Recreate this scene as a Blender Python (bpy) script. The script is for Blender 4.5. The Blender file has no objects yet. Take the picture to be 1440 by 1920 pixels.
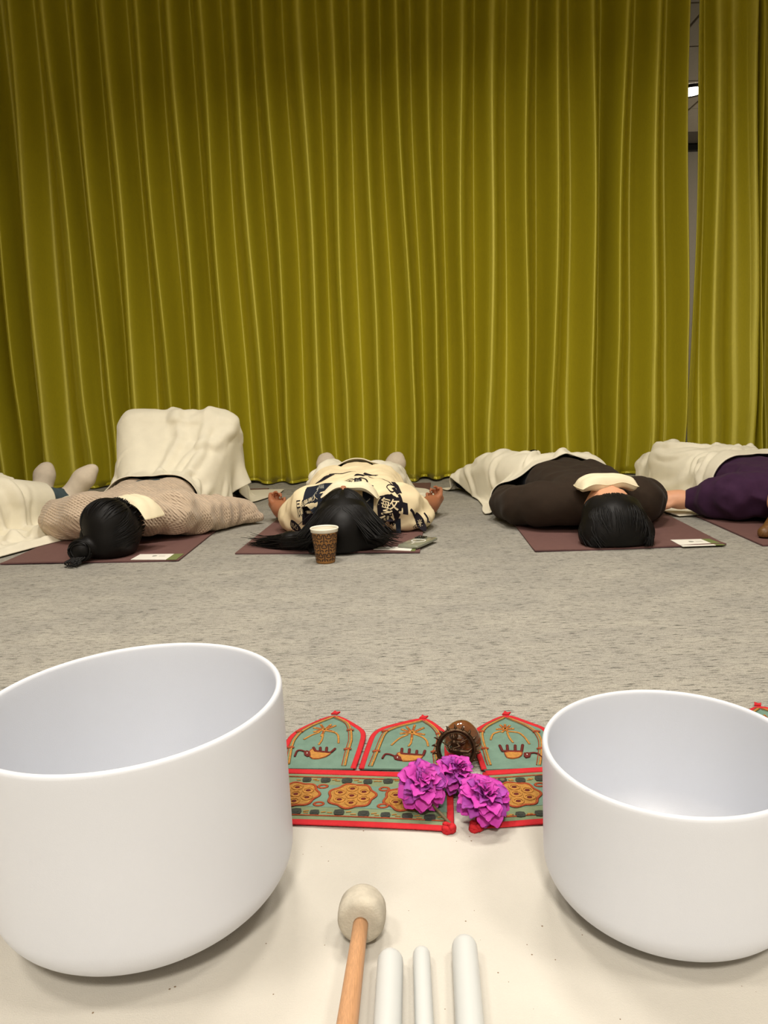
import bpy, bmesh, math, random
import numpy as np
import openvdb as vdb
from mathutils import Vector, Matrix
from mathutils.bvhtree import BVHTree

random.seed(7)
rng = np.random.default_rng(7)
SC = bpy.context.scene
COL = SC.collection

# ------------------------------------------------------------------ camera
F_PX, PITCH, ROLL, CAM_H = 1430.0, math.radians(9.4), math.radians(-2.07), 0.53
_cp, _sp, _c, _s = math.cos(PITCH), math.sin(PITCH), math.cos(ROLL), math.sin(ROLL)
FW = np.array([0, _cp, -_sp]); _up = np.array([0, _sp, _cp]); _rt = np.array([1.0, 0, 0])
RT = _rt * _c + _up * _s; UP = _up * _c - _rt * _s
EYE = np.array([0, 0, CAM_H])
cd = bpy.data.cameras.new('camera'); cam = bpy.data.objects.new('camera', cd); COL.objects.link(cam)
cd.sensor_fit = 'VERTICAL'; cd.sensor_height = 36.0; cd.lens = 36.0 * F_PX / 1920.0
cd.clip_start = 0.02; cd.clip_end = 60
M = Matrix.Identity(4)
for i in range(3):
    M[i][0] = RT[i]; M[i][1] = UP[i]; M[i][2] = -FW[i]; M[i][3] = EYE[i]
cam.matrix_world = M
SC.camera = cam

# ------------------------------------------------------------------ world, lights, exposure
w = bpy.data.worlds.new('room_air'); SC.world = w; w.use_nodes = True
w.node_tree.nodes['Background'].inputs[0].default_value = (1.0, 0.86, 0.66, 1)
w.node_tree.nodes['Background'].inputs[1].default_value = 0.02
SC.view_settings.view_transform = 'Standard'; SC.view_settings.look = 'None'
SC.view_settings.gamma = 1.0; SC.view_settings.use_curve_mapping = False
SC.view_settings.exposure = 0.0

def area(name, loc, sx, sy, power, col=(1.0, 0.94, 0.85), spread=180):
    l = bpy.data.lights.new(name, 'AREA'); l.shape = 'RECTANGLE'; l.size = sx; l.size_y = sy
    l.energy = power; l.color = col; l.spread = math.radians(spread)
    o = bpy.data.objects.new(name, l); COL.objects.link(o); o.location = loc
    return o
for k, (x, y, p) in enumerate([(-1.3, 0.2, 22), (1.3, 0.2, 22), (-0.45, 1.9, 27), (0.45, 1.9, 27), (0.0, -1.7, 100)]):
    area('ceiling_lamp', (x, y, 2.86), 0.45, 0.45, p, spread=149)
pl = bpy.data.lights.new('back_room_fill', 'POINT'); pl.energy = 42; pl.color = (1.0, 0.88, 0.72); pl.shadow_soft_size = 0.12  # added fill light without a fixture, brightens the back room's ceiling and wall
po = bpy.data.objects.new('back_room_fill', pl); COL.objects.link(po); po.location = (4.1, 6.3, 1.5)

# ------------------------------------------------------------------ helpers
def lin(c):
    return tuple(((v / 255) / 12.92 if v / 255 <= 0.04045 else ((v / 255 + 0.055) / 1.055) ** 2.4) for v in c)

def G(x, y, z=0.0):
    """where the sight line through a photo pixel meets the level z"""
    d = FW + (x - 720) / F_PX * RT + (960 - y) / F_PX * UP
    return EYE + d * ((z - CAM_H) / d[2])

def GY(x, y, Y):
    d = FW + (x - 720) / F_PX * RT + (960 - y) / F_PX * UP
    return EYE + d * (Y / d[1])

def material(name, col, rough=0.6, var=0.0, scale=30.0, bump=0.0, bscale=None, stretch=(1, 1, 1), metal=0.0,
             spec=0.5, sheen=0.0, sss=0.0, coat=0.0, trans=0.0, coords='Object', detail=4.0, col2=None, aniso=0.0):
    m = bpy.data.materials.new(name); m.use_nodes = True
    nt = m.node_tree; b = nt.nodes['Principled BSDF']
    L = lin(col)
    b.inputs['Base Color'].default_value = (*L, 1); b.inputs['Roughness'].default_value = rough
    b.inputs['Metallic'].default_value = metal; b.inputs['Specular IOR Level'].default_value = spec
    b.inputs['Sheen Weight'].default_value = sheen
    b.inputs['Sheen Roughness'].default_value = 0.4
    b.inputs['Coat Weight'].default_value = coat; b.inputs['Coat Roughness'].default_value = 0.06
    b.inputs['Transmission Weight'].default_value = trans
    b.inputs['Anisotropic'].default_value = aniso
    if sss:
        b.inputs['Subsurface Weight'].default_value = sss
        b.inputs['Subsurface Radius'].default_value = (0.02, 0.02, 0.02)
        b.inputs['Subsurface Scale'].default_value = 1.0
    tc = nt.nodes.new('ShaderNodeTexCoord'); mp = nt.nodes.new('ShaderNodeMapping')
    mp.inputs['Scale'].default_value = stretch
    nt.links.new(tc.outputs[coords], mp.inputs['Vector'])
    if var or col2:
        n = nt.nodes.new('ShaderNodeTexNoise'); n.inputs['Scale'].default_value = scale; n.inputs['Detail'].default_value = detail
        nt.links.new(mp.outputs[0], n.inputs['Vector'])
        r = nt.nodes.new('ShaderNodeValToRGB')
        if col2: A, B = lin(col2), L
        else: A = tuple(v * (1 - var) for v in L); B = tuple(min(1, v * (1 + var)) for v in L)
        r.color_ramp.elements[0].color = (*A, 1); r.color_ramp.elements[1].color = (*B, 1)
        r.color_ramp.elements[0].position = 0.3; r.color_ramp.elements[1].position = 0.7
        nt.links.new(n.outputs[0], r.inputs[0]); nt.links.new(r.outputs[0], b.inputs['Base Color'])
    if bump:
        n2 = nt.nodes.new('ShaderNodeTexNoise'); n2.inputs['Scale'].default_value = bscale or scale * 3; n2.inputs['Detail'].default_value = 3
        nt.links.new(mp.outputs[0], n2.inputs['Vector'])
        bp = nt.nodes.new('ShaderNodeBump'); bp.inputs['Strength'].default_value = bump; bp.inputs['Distance'].default_value = 0.002
        nt.links.new(n2.outputs[0], bp.inputs['Height']); nt.links.new(bp.outputs[0], b.inputs['Normal'])
    return m

def mesh_obj(name, V, F, mat, parent=None, smooth=True, label=None, cat=None, group=None, kind=None, loc=None):
    V = np.asarray(V, float)
    if loc is not None: V = V - np.asarray(loc, float)
    me = bpy.data.meshes.new(name)
    me.from_pydata(V.tolist(), [], F.tolist() if isinstance(F, np.ndarray) else [tuple(f) for f in F]); me.update()
    if smooth: me.polygons.foreach_set('use_smooth', [True] * len(me.polygons))
    if mat: me.materials.append(mat)
    o = bpy.data.objects.new(name, me); COL.objects.link(o)
    if loc is not None: o.location = [float(v) for v in loc]
    if parent is not None: o.parent = parent
    props(o, label, cat, group, kind)
    return o

def props(o, label=None, cat=None, group=None, kind=None):
    if label: o['label'] = label
    if cat: o['category'] = cat
    if group: o['group'] = group
    if kind: o['kind'] = kind

def thing(name, label, cat, loc=(0, 0, 0), group=None, rotz=0.0):
    o = bpy.data.objects.new(name, None); COL.objects.link(o); o.location = [float(v) for v in loc]
    o.rotation_euler = (0, 0, rotz); o.empty_display_size = 0.05
    props(o, label, cat, group)
    return o

class MB:
    """collects pieces of ONE mesh"""
    def __init__(s): s.V = []; s.F = []
    def add(s, V, F):
        k = len(s.V); s.V += np.asarray([tuple(v) for v in V] if not isinstance(V, np.ndarray) else V, float).tolist(); s.F += [tuple([i + k for i in f]) for f in F]
    def build(s, name, mat, parent=None, **kw): return mesh_obj(name, s.V, s.F, mat, parent, **kw)

def grid_faces(nu, nv, wrap=False):
    F = []
    for j in range(nv - 1):
        for i in range(nu if wrap else nu - 1):
            a = j * nu + i; b = j * nu + (i + 1) % nu
            F.append((a, b, b + nu, a + nu))
    return F

def lathe(prof, n=96, cap0=False, cap1=False):
    V = []; a = np.linspace(0, 2 * math.pi, n, endpoint=False)
    for r, z in prof: V += [(r * math.cos(t), r * math.sin(t), z) for t in a]
    F = grid_faces(n, len(prof), True)
    if cap0: F.append(tuple(range(n))[::-1])
    if cap1: F.append(tuple(range((len(prof) - 1) * n, len(prof) * n)))
    return V, F

_TUBE_F = {}
def tube(pts, rad, n=8, flat=1.0, cap=True):
    P = np.asarray(pts, float); m = len(P)
    R = np.full(m, rad) if np.isscalar(rad) else np.asarray(rad, float)
    T = np.gradient(P, axis=0); T /= np.linalg.norm(T, axis=1)[:, None] + 1e-12
    U = np.stack([T[:, 1], -T[:, 0], np.zeros(m)], -1); nu = np.linalg.norm(U, axis=1)
    alt = np.stack([np.zeros(m), T[:, 2], -T[:, 1]], -1); U = np.where((nu < 0.05)[:, None], alt, U); U /= np.linalg.norm(U, axis=1)[:, None] + 1e-12
    W = np.cross(U, T); a = 2 * math.pi * np.arange(n) / n
    V = P[:, None] + R[:, None, None] * (np.cos(a)[None, :, None] * U[:, None] + flat * np.sin(a)[None, :, None] * W[:, None])
    key = (n, m, cap)
    if key not in _TUBE_F: _TUBE_F[key] = grid_faces(n, m, True) + ([tuple(range(n))[::-1], tuple(range((m - 1) * n, m * n))] if cap else [])
    return V.reshape(-1, 3), _TUBE_F[key]

def box(c, s, rz=0.0, bev=0.0):
    bm = bmesh.new(); bmesh.ops.create_cube(bm, size=1.0)
    for v in bm.verts: v.co = Vector((v.co.x * s[0], v.co.y * s[1], v.co.z * s[2]))
    if bev: bmesh.ops.bevel(bm, geom=bm.edges[:] + bm.verts[:], offset=bev, segments=2, affect='EDGES', profile=0.5)
    R = Matrix.Rotation(rz, 3, 'Z')
    bm.verts.index_update()
    V = [tuple(R @ v.co + Vector(c)) for v in bm.verts]; F = [tuple(v.index for v in f.verts) for f in bm.faces]
    bm.free(); return V, F

def slab(poly, z0, z1):
    """flat outline with thickness"""
    n = len(poly); V = [(p[0], p[1], z0) for p in poly] + [(p[0], p[1], z1) for p in poly]
    ar = sum(poly[i][0] * poly[(i + 1) % n][1] - poly[(i + 1) % n][0] * poly[i][1] for i in range(n))
    F = [tuple(range(n))[::-1], tuple(range(n, 2 * n))] + [(i, (i + 1) % n, (i + 1) % n + n, i + n) for i in range(n)]
    if ar < 0: F = [f[::-1] for f in F]
    return V, F

def modifier(o, kind, **kw):
    m = o.modifiers.new(kind.lower(), kind)
    for k, v in kw.items(): setattr(m, k, v)
    return m

# ---- soft solids: smooth unions of tapered limbs, polygonised -------------
def sd_prim(p, P):
    if p[0] == 'c':
        _, a, ra, b, rb = p[:5]
        a = np.asarray(a, float); ab = np.asarray(b, float) - a
        t = np.clip(((P - a) @ ab) / max(ab @ ab, 1e-12), 0, 1)
        return np.linalg.norm(P - a - t[..., None] * ab, axis=-1) - (ra + t * (rb - ra))
    _, c, r = p[:3]
    q = P - np.asarray(c, float)
    if len(p) > 3:
        q = q @ np.asarray(p[3])                       # columns: local axes
    r = np.asarray(r, float)
    k0 = np.linalg.norm(q / r, axis=-1); k1 = np.linalg.norm(q / (r * r), axis=-1)
    return np.where(k1 > 1e-9, k0 * (k0 - 1) / np.maximum(k1, 1e-9), -r.min())

def prim_box(p):
    if p[0] == 'c':
        a, b = np.asarray(p[1], float), np.asarray(p[3], float); r = max(p[2], p[4])
        return np.minimum(a, b) - r, np.maximum(a, b) + r
    c = np.asarray(p[1], float); r = np.asarray(p[2], float)
    if len(p) > 3: r = np.full(3, r.max())
    return c - r, c + r

def wrinkle_field(seed, amp, wl, axis=None, squash=1.0):
    rg = np.random.default_rng(seed); ks = []
    for _ in range(7):
        d = rg.normal(size=3)
        if axis is not None: d = d * squash + np.asarray(axis) * rg.normal()
        d /= np.linalg.norm(d); ks.append((d * 2 * math.pi / (wl * rg.uniform(0.6, 1.6)), rg.uniform(0, 6.28), rg.normal(size=3) * 9, rg.uniform(0, 6.28)))
    def f(P):
        s = 0
        for k, ph, kw, pw in ks: s = s + np.sin(P @ k + ph + 1.4 * np.sin(P @ kw + pw))
        return amp * (np.abs(s) / 2.2 - 0.6)
    return f

def soft_solid(groups, vox, cut=None, wr=None, floor=None, kmix=0.006):
    """groups: list of (prims, k). returns verts, quads"""
    lo = np.min([prim_box(p)[0] for g, _ in groups for p in g], axis=0) - 5 * vox - 0.02
    hi = np.max([prim_box(p)[1] for g, _ in groups for p in g], axis=0) + 5 * vox + 0.02
    n = np.ceil((hi - lo) / vox).astype(int) + 1
    ax = [lo[i] + vox * np.arange(n[i]) for i in range(3)]
    total = None
    for prims, k in groups:
        D = np.full(n, 0.08, np.float32)
        for p in prims:
            a, b = prim_box(p); a = a - k - 3 * vox; b = b + k + 3 * vox
            i0 = np.maximum(np.floor((a - lo) / vox).astype(int), 0); i1 = np.minimum(np.ceil((b - lo) / vox).astype(int) + 1, n)
            X = np.stack(np.meshgrid(*[ax[i][i0[i]:i1[i]] for i in range(3)], indexing='ij'), -1)
            d = sd_prim(p, X); sl = tuple(slice(u, v) for u, v in zip(i0, i1)); o = D[sl]
            D[sl] = np.minimum(o, d) - np.maximum(k - np.abs(o - d), 0) ** 2 / (4 * k)
        total = D if total is None else np.minimum(total, D) - np.maximum(kmix - np.abs(total - D), 0) ** 2 / (4 * kmix)
    if wr is not None or cut:
        near = np.abs(total) < 0.03; ii = np.nonzero(near); X = np.stack([ax[q][ii[q]] for q in range(3)], -1); d = total[near]
        if wr is not None: d = d + wr(X)
        for p in cut or []: d = np.maximum(d, -sd_prim(p, X))
        total[near] = d
    if floor is not None: total = np.maximum(total, (floor - ax[2])[None, None, :])
    total = np.clip(total, -4 * vox, 4 * vox).astype(np.float32)
    g = vdb.FloatGrid(background=float(4 * vox)); g.copyFromArray(total, tolerance=0.0)
    V, Q = g.convertToQuads(0.0)
    V = np.asarray(V, float) * vox + lo
    return V, np.asarray(Q)[:, ::-1]

def soft_obj(name, groups, mat, parent, vox=0.009, **kw):
    mk = {k: kw.pop(k) for k in ('cut', 'wr', 'floor', 'kmix') if k in kw}
    V, Q = soft_solid(groups, vox, **mk)
    o = mesh_obj(name, V, Q, mat, parent, **kw)
    # make sure faces look outwards
    me = o.data; v = 0.0
    co = V; tri = co[np.asarray(Q)[:, :3]]
    v = np.einsum('ij,ij->i', tri[:, 0] - co.mean(0), np.cross(tri[:, 1] - tri[:, 0], tri[:, 2] - tri[:, 0])).sum()
    if v < 0: me.flip_normals()
    modifier(o, 'SMOOTH', factor=0.5, iterations=4)
    return o

def sd_all(prims, P):
    d = np.full(P.shape[:-1], 1e3)
    for p in prims: d = np.minimum(d, sd_prim(p, P))
    return d

def sd_grad(prims, P, e=0.002):
    g = np.stack([sd_all(prims, P + e * np.eye(3)[i]) - sd_all(prims, P - e * np.eye(3)[i]) for i in range(3)], -1)
    return g / (np.linalg.norm(g, axis=-1, keepdims=True) + 1e-9)

def move(prims, d, rz=0.0):
    c, s = math.cos(rz), math.sin(rz); R = np.array([[c, -s, 0], [s, c, 0], [0, 0, 1.0]]); d = np.asarray(d, float)
    out = []
    for p in prims:
        if p[0] == 'c': out.append(('c', R @ np.asarray(p[1], float) + d, p[2], R @ np.asarray(p[3], float) + d, p[4]))
        else: out.append(('e', R @ np.asarray(p[1], float) + d, p[2], R @ (np.asarray(p[3]) if len(p) > 3 else np.eye(3))))
    return out

def grow(prims, e):
    return [('c', p[1], p[2] + e, p[3], p[4] + e) if p[0] == 'c' else (('e', p[1], tuple(np.asarray(p[2]) + e)) + tuple(p[3:])) for p in prims]

# ---- cloth: a sheet let down on the soft solids ---------------------------
class Field:
    """distance to a union of prims, sampled on a grid"""
    def __init__(s, prims, vox=0.012, m=0.06):
        s.lo = np.min([prim_box(p)[0] for p in prims], 0) - m; hi = np.max([prim_box(p)[1] for p in prims], 0) + m; s.v = vox
        n = np.ceil((hi - s.lo) / vox).astype(int) + 2; s.n = n; ax = [s.lo[i] + vox * np.arange(n[i]) for i in range(3)]
        D = np.full(n, m)
        for p in prims:
            a, b = prim_box(p); i0 = np.maximum(np.floor((a - m - s.lo) / vox).astype(int), 0); i1 = np.minimum(np.ceil((b + m - s.lo) / vox).astype(int) + 1, n)
            X = np.stack(np.meshgrid(*[ax[i][i0[i]:i1[i]] for i in range(3)], indexing='ij'), -1); sl = tuple(slice(u, v) for u, v in zip(i0, i1)); D[sl] = np.minimum(D[sl], sd_prim(p, X))
        s.D = D; s.g = np.stack(np.gradient(D, vox), -1)
    def look(s, P, grad=False):
        q = (P - s.lo) / s.v; i = np.clip(np.floor(q).astype(int), 0, s.n - 2); f = np.clip(q - i, 0, 1); A = s.g if grad else s.D; out = 0
        for dx in (0, 1):
            for dy in (0, 1):
                for dz in (0, 1):
                    w_ = (f[:, 0] if dx else 1 - f[:, 0]) * (f[:, 1] if dy else 1 - f[:, 1]) * (f[:, 2] if dz else 1 - f[:, 2]); a = A[i[:, 0] + dx, i[:, 1] + dy, i[:, 2] + dz]
                    out = out + (a * w_[:, None] if grad else a * w_)
        if grad: out = out / (np.linalg.norm(out, axis=1, keepdims=True) + 1e-9)
        return out

def drape(X0, prims, rest=None, steps=110, iters=10, floor=0.006, off=0.009, bend=0.12, mu=0.55, damp=0.97, floor_fn=None):
    ny, nx = X0.shape[:2]
    if rest is None: rest = X0
    P = X0.astype(np.float64).copy(); Pv = P.copy(); S = slice(None)
    cons = []
    def con(a, b, st):
        l0 = np.sqrt(((rest[a] - rest[b]) ** 2).sum(-1)); cons.append((a, b, l0, st))
    for q in (0, 1):
        m = (nx - q) // 2; con((S, slice(q, q + 2 * m, 2)), (S, slice(q + 1, q + 2 * m, 2)), 1.0)
        m = (ny - q) // 2; con((slice(q, q + 2 * m, 2), S), (slice(q + 1, q + 2 * m, 2), S), 1.0)
    con((slice(0, -1), slice(0, -1)), (slice(1, None), slice(1, None)), 0.22); con((slice(0, -1), slice(1, None)), (slice(1, None), slice(0, -1)), 0.22)
    for r in (2, 4): con((S, slice(0, -r)), (S, slice(r, None)), -bend); con((slice(0, -r), S), (slice(r, None), S), -bend)
    dt2 = (1 / 50.0) ** 2; fld = Field(prims); shp = P.shape
    for s in range(steps):
        prev = P.copy()
        P = P + (P - Pv) * damp; P[..., 2] -= 9.8 * dt2
        step = P - prev; L = np.sqrt((step ** 2).sum(-1, keepdims=True)); P = prev + step * np.minimum(1, 0.03 / np.maximum(L, 1e-9))
        for it in range(iters):
            for a, b, l0, st in cons:
                d = P[b] - P[a]; L = np.sqrt(np.einsum('ijk,ijk->ij', d, d)) + 1e-9; k = (L - l0) / L * (0.5 * abs(st))
                if st < 0: k = np.minimum(k, 0)
                d *= k[..., None]; P[a] += d; P[b] -= d
            if it % 3 == 2 or it == iters - 1:
                Q = P.reshape(-1, 3); pq = prev.reshape(-1, 3); d = fld.look(Q); hit = d < off
                if hit.any():
                    n = fld.look(Q[hit], True); Q[hit] += n * (off - d[hit])[:, None]
                    if it == iters - 1:
                        mv = Q[hit] - pq[hit]; mt = mv - (mv * n).sum(1, keepdims=True) * n; Q[hit] -= mt * mu
                fl = Q[:, 2] < floor; Q[fl, 2] = floor
                if it == iters - 1 and fl.any(): Q[fl, :2] = pq[fl, :2] + (Q[fl, :2] - pq[fl, :2]) * 0.3
                P = Q.reshape(shp)
        Pv = prev
    return P

def sheet(cx, cy, wx, ly, nx, ny, rz=0.0, z=0.4, noise=0.004, seed=1, squeeze=(1, 1), zf=None):
    rg = np.random.default_rng(seed)
    u, v = np.meshgrid(np.linspace(-0.5, 0.5, nx), np.linspace(-0.5, 0.5, ny))
    c, s = math.cos(rz), math.sin(rz)
    def place(wx, ly):
        x, y = u * wx, v * ly
        return np.stack([cx + c * x - s * y, cy + s * x + c * y, np.full_like(x, z)], -1)
    rest = place(wx, ly); X = place(wx * squeeze[0], ly * squeeze[1])
    X[..., 2] += rg.normal(size=u.shape) * noise
    if zf is not None: X[..., 2] += zf(X[..., 0], X[..., 1])
    return X, rest

def upsample(X, f):
    ny, nx = X.shape[:2]
    def up(A, axis):
        n = A.shape[axis]; t = np.linspace(0, n - 1, (n - 1) * f + 1); i = np.clip(t.astype(int), 0, n - 2); u = (t - i); T = lambda k: np.take(A, np.clip(i + k, 0, n - 1), axis=axis)
        sh = [1, 1, 1]; sh[axis] = -1; u = u.reshape(sh)
        a, b, c, d = T(-1), T(0), T(1), T(2)
        return b + 0.5 * u * (c - a + u * (2 * a - 5 * b + 4 * c - d + u * (3 * (b - c) + d - a)))
    return up(up(X, 1), 0)

def add_folds(X, size, folds, floor=0.007):
    """raise soft creases along lines given in cloth coordinates (metres from the sheet centre)"""
    ny, nx = X.shape[:2]; u, v = np.meshgrid(np.linspace(-0.5, 0.5, nx) * size[0], np.linspace(-0.5, 0.5, ny) * size[1]); H = np.zeros_like(u)
    for P, wd, am in folds:
        P = np.asarray(P, float); best = np.full_like(u, 9.0); tt = np.zeros_like(u); n = len(P) - 1
        for k in range(n):
            a, b = P[k], P[k + 1]; ab = b - a; t = np.clip(((u - a[0]) * ab[0] + (v - a[1]) * ab[1]) / (ab @ ab), 0, 1); d = np.hypot(u - a[0] - t * ab[0], v - a[1] - t * ab[1]); m = d < best; best[m] = d[m]; tt[m] = (k + t[m]) / n
        e = np.clip(np.sin(math.pi * np.clip(tt * 0.9 + 0.05, 0, 1)) * 1.5, 0, 1)
        H += am * e * (np.exp(-(best / wd) ** 2) - 0.45 * np.exp(-((best - 1.9 * wd) / wd) ** 2))
    N = np.cross(np.gradient(X, axis=1), np.gradient(X, axis=0)); N /= np.linalg.norm(N, axis=-1, keepdims=True) + 1e-9
    Y = X + N * H[..., None]; Y[..., 2] = np.maximum(Y[..., 2], np.minimum(floor, X[..., 2])); return Y

def rand_folds(n, size, dirn, seed, length=(0.12, 0.4), wd=(0.007, 0.016), am=(0.005, 0.013), bias=(0, 0), spread=0.5):
    rg = np.random.default_rng(seed); out = []
    for _ in range(n):
        c = np.array([rg.uniform(-0.5, 0.5) * size[0], rg.uniform(-0.5, 0.5) * size[1]]) * 0.95 + np.array(bias); t = dirn + rg.normal() * spread; L = rg.uniform(*length); bend = rg.normal() * 0.5; P = []
        for q in np.linspace(-0.5, 0.5, 7): a = t + bend * q * 2; P.append(c + L * q * np.array([math.cos(a), math.sin(a)]))
        out.append((P, rg.uniform(*wd), rg.uniform(*am)))
    return out

def cloth_obj(name, X, mat, label, cat, group=None, thick=0.004, folds=(), size=(1, 1)):
    X = add_folds(upsample(X, 3), size, folds)
    ny, nx = X.shape[:2]; V = X.reshape(-1, 3)
    base = np.array([V[:, 0].mean(), V[:, 1].mean(), 0])
    o = mesh_obj(name, V, grid_faces(nx, ny), mat, None, label=label, cat=cat, group=group, loc=base)
    modifier(o, 'SOLIDIFY', thickness=thick, offset=1.0)
    return o

# ------------------------------------------------------------------ materials
def carpet_material():
    m = bpy.data.materials.new('grey_loop_carpet'); m.use_nodes = True; nt = m.node_tree; b = nt.nodes['Principled BSDF']
    b.inputs['Roughness'].default_value = 0.95; b.inputs['Specular IOR Level'].default_value = 0.1
    tc = nt.nodes.new('ShaderNodeTexCoord')
    def noise(sc, detail, rough=0.6):
        mp = nt.nodes.new('ShaderNodeMapping'); mp.inputs['Scale'].default_value = sc; nt.links.new(tc.outputs['Object'], mp.inputs[0])
        n = nt.nodes.new('ShaderNodeTexNoise'); n.inputs['Scale'].default_value = 1.0; n.inputs['Detail'].default_value = detail
        n.inputs['Roughness'].default_value = rough; nt.links.new(mp.outputs[0], n.inputs[0]); return n
    def ramp(n, p0, p1, c0, c1):
        r = nt.nodes.new('ShaderNodeValToRGB'); r.color_ramp.elements[0].position = p0; r.color_ramp.elements[1].position = p1
        r.color_ramp.elements[0].color = (*c0, 1); r.color_ramp.elements[1].color = (*c1, 1); nt.links.new(n.outputs[0], r.inputs[0]); return r
    def mult(a, bb, f=1.0):
        x = nt.nodes.new('ShaderNodeMix'); x.data_type = 'RGBA'; x.blend_type = 'MULTIPLY'; x.inputs[0].default_value = f
        nt.links.new(a.outputs[0] if a.bl_idname != 'ShaderNodeMix' else a.outputs[2], x.inputs[6]); nt.links.new(bb.outputs[0], x.inputs[7]); return x
    big = ramp(noise((4, 7, 1), 4), 0.30, 0.70, lin((163, 159, 149)), lin((180, 175, 162)))
    streak = ramp(noise((30, 230, 1), 4, 0.75), 0.37, 0.46, (0.14, 0.14, 0.14), (1, 1, 1))
    patch = ramp(noise((9, 26, 1), 5, 0.7), 0.30, 0.60, (0.86, 0.86, 0.87), (1, 1, 1))
    fine = ramp(noise((420, 560, 1), 2), 0.3, 0.7, (0.66, 0.66, 0.66), (1.12, 1.12, 1.12))
    s2 = ramp(noise((70, 460, 1), 3, 0.7), 0.34, 0.45, (0.4, 0.4, 0.4), (1, 1, 1))
    c = mult(mult(mult(mult(big, streak, 0.9), patch), fine), s2, 0.8)
    nt.links.new(c.outputs[2], b.inputs['Base Color'])
    bp = nt.nodes.new('ShaderNodeBump'); bp.inputs['Strength'].default_value = 0.5; bp.inputs['Distance'].default_value = 0.003
    nt.links.new(noise((160, 420, 1), 3).outputs[0], bp.inputs['Height']); nt.links.new(bp.outputs[0], b.inputs['Normal'])
    return m

def canvas_material():
    m = material('cream_canvas', (193, 188, 178), 0.9, var=0.05, scale=9, bump=0.25, bscale=700, spec=0.2)
    nt = m.node_tree; b = nt.nodes['Principled BSDF']; src = b.inputs['Base Color'].links[0].from_socket
    tc = nt.nodes.new('ShaderNodeTexCoord'); v = nt.nodes.new('ShaderNodeTexVoronoi'); v.inputs['Scale'].default_value = 120
    nt.links.new(tc.outputs['Object'], v.inputs['Vector'])
    n = nt.nodes.new('ShaderNodeTexNoise'); n.inputs['Scale'].default_value = 40; nt.links.new(tc.outputs['Object'], n.inputs['Vector'])
    r = nt.nodes.new('ShaderNodeMath'); r.operation = 'SUBTRACT'; nt.links.new(n.outputs[0], r.inputs[0]); r.inputs[1].default_value = 0.52
    r2 = nt.nodes.new('ShaderNodeMath'); r2.operation = 'MULTIPLY'; nt.links.new(r.outputs[0], r2.inputs[0]); r2.inputs[1].default_value = 0.75
    lt = nt.nodes.new('ShaderNodeMath'); lt.operation = 'LESS_THAN'; nt.links.new(v.outputs['Distance'], lt.inputs[0]); nt.links.new(r2.outputs[0], lt.inputs[1])
    mx = nt.nodes.new('ShaderNodeMix'); mx.data_type = 'RGBA'; nt.links.new(lt.outputs[0], mx.inputs[0])
    nt.links.new(src, mx.inputs[6]); mx.inputs[7].default_value = (*lin((128, 108, 88)), 1); nt.links.new(mx.outputs[2], b.inputs['Base Color'])
    return m

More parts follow.
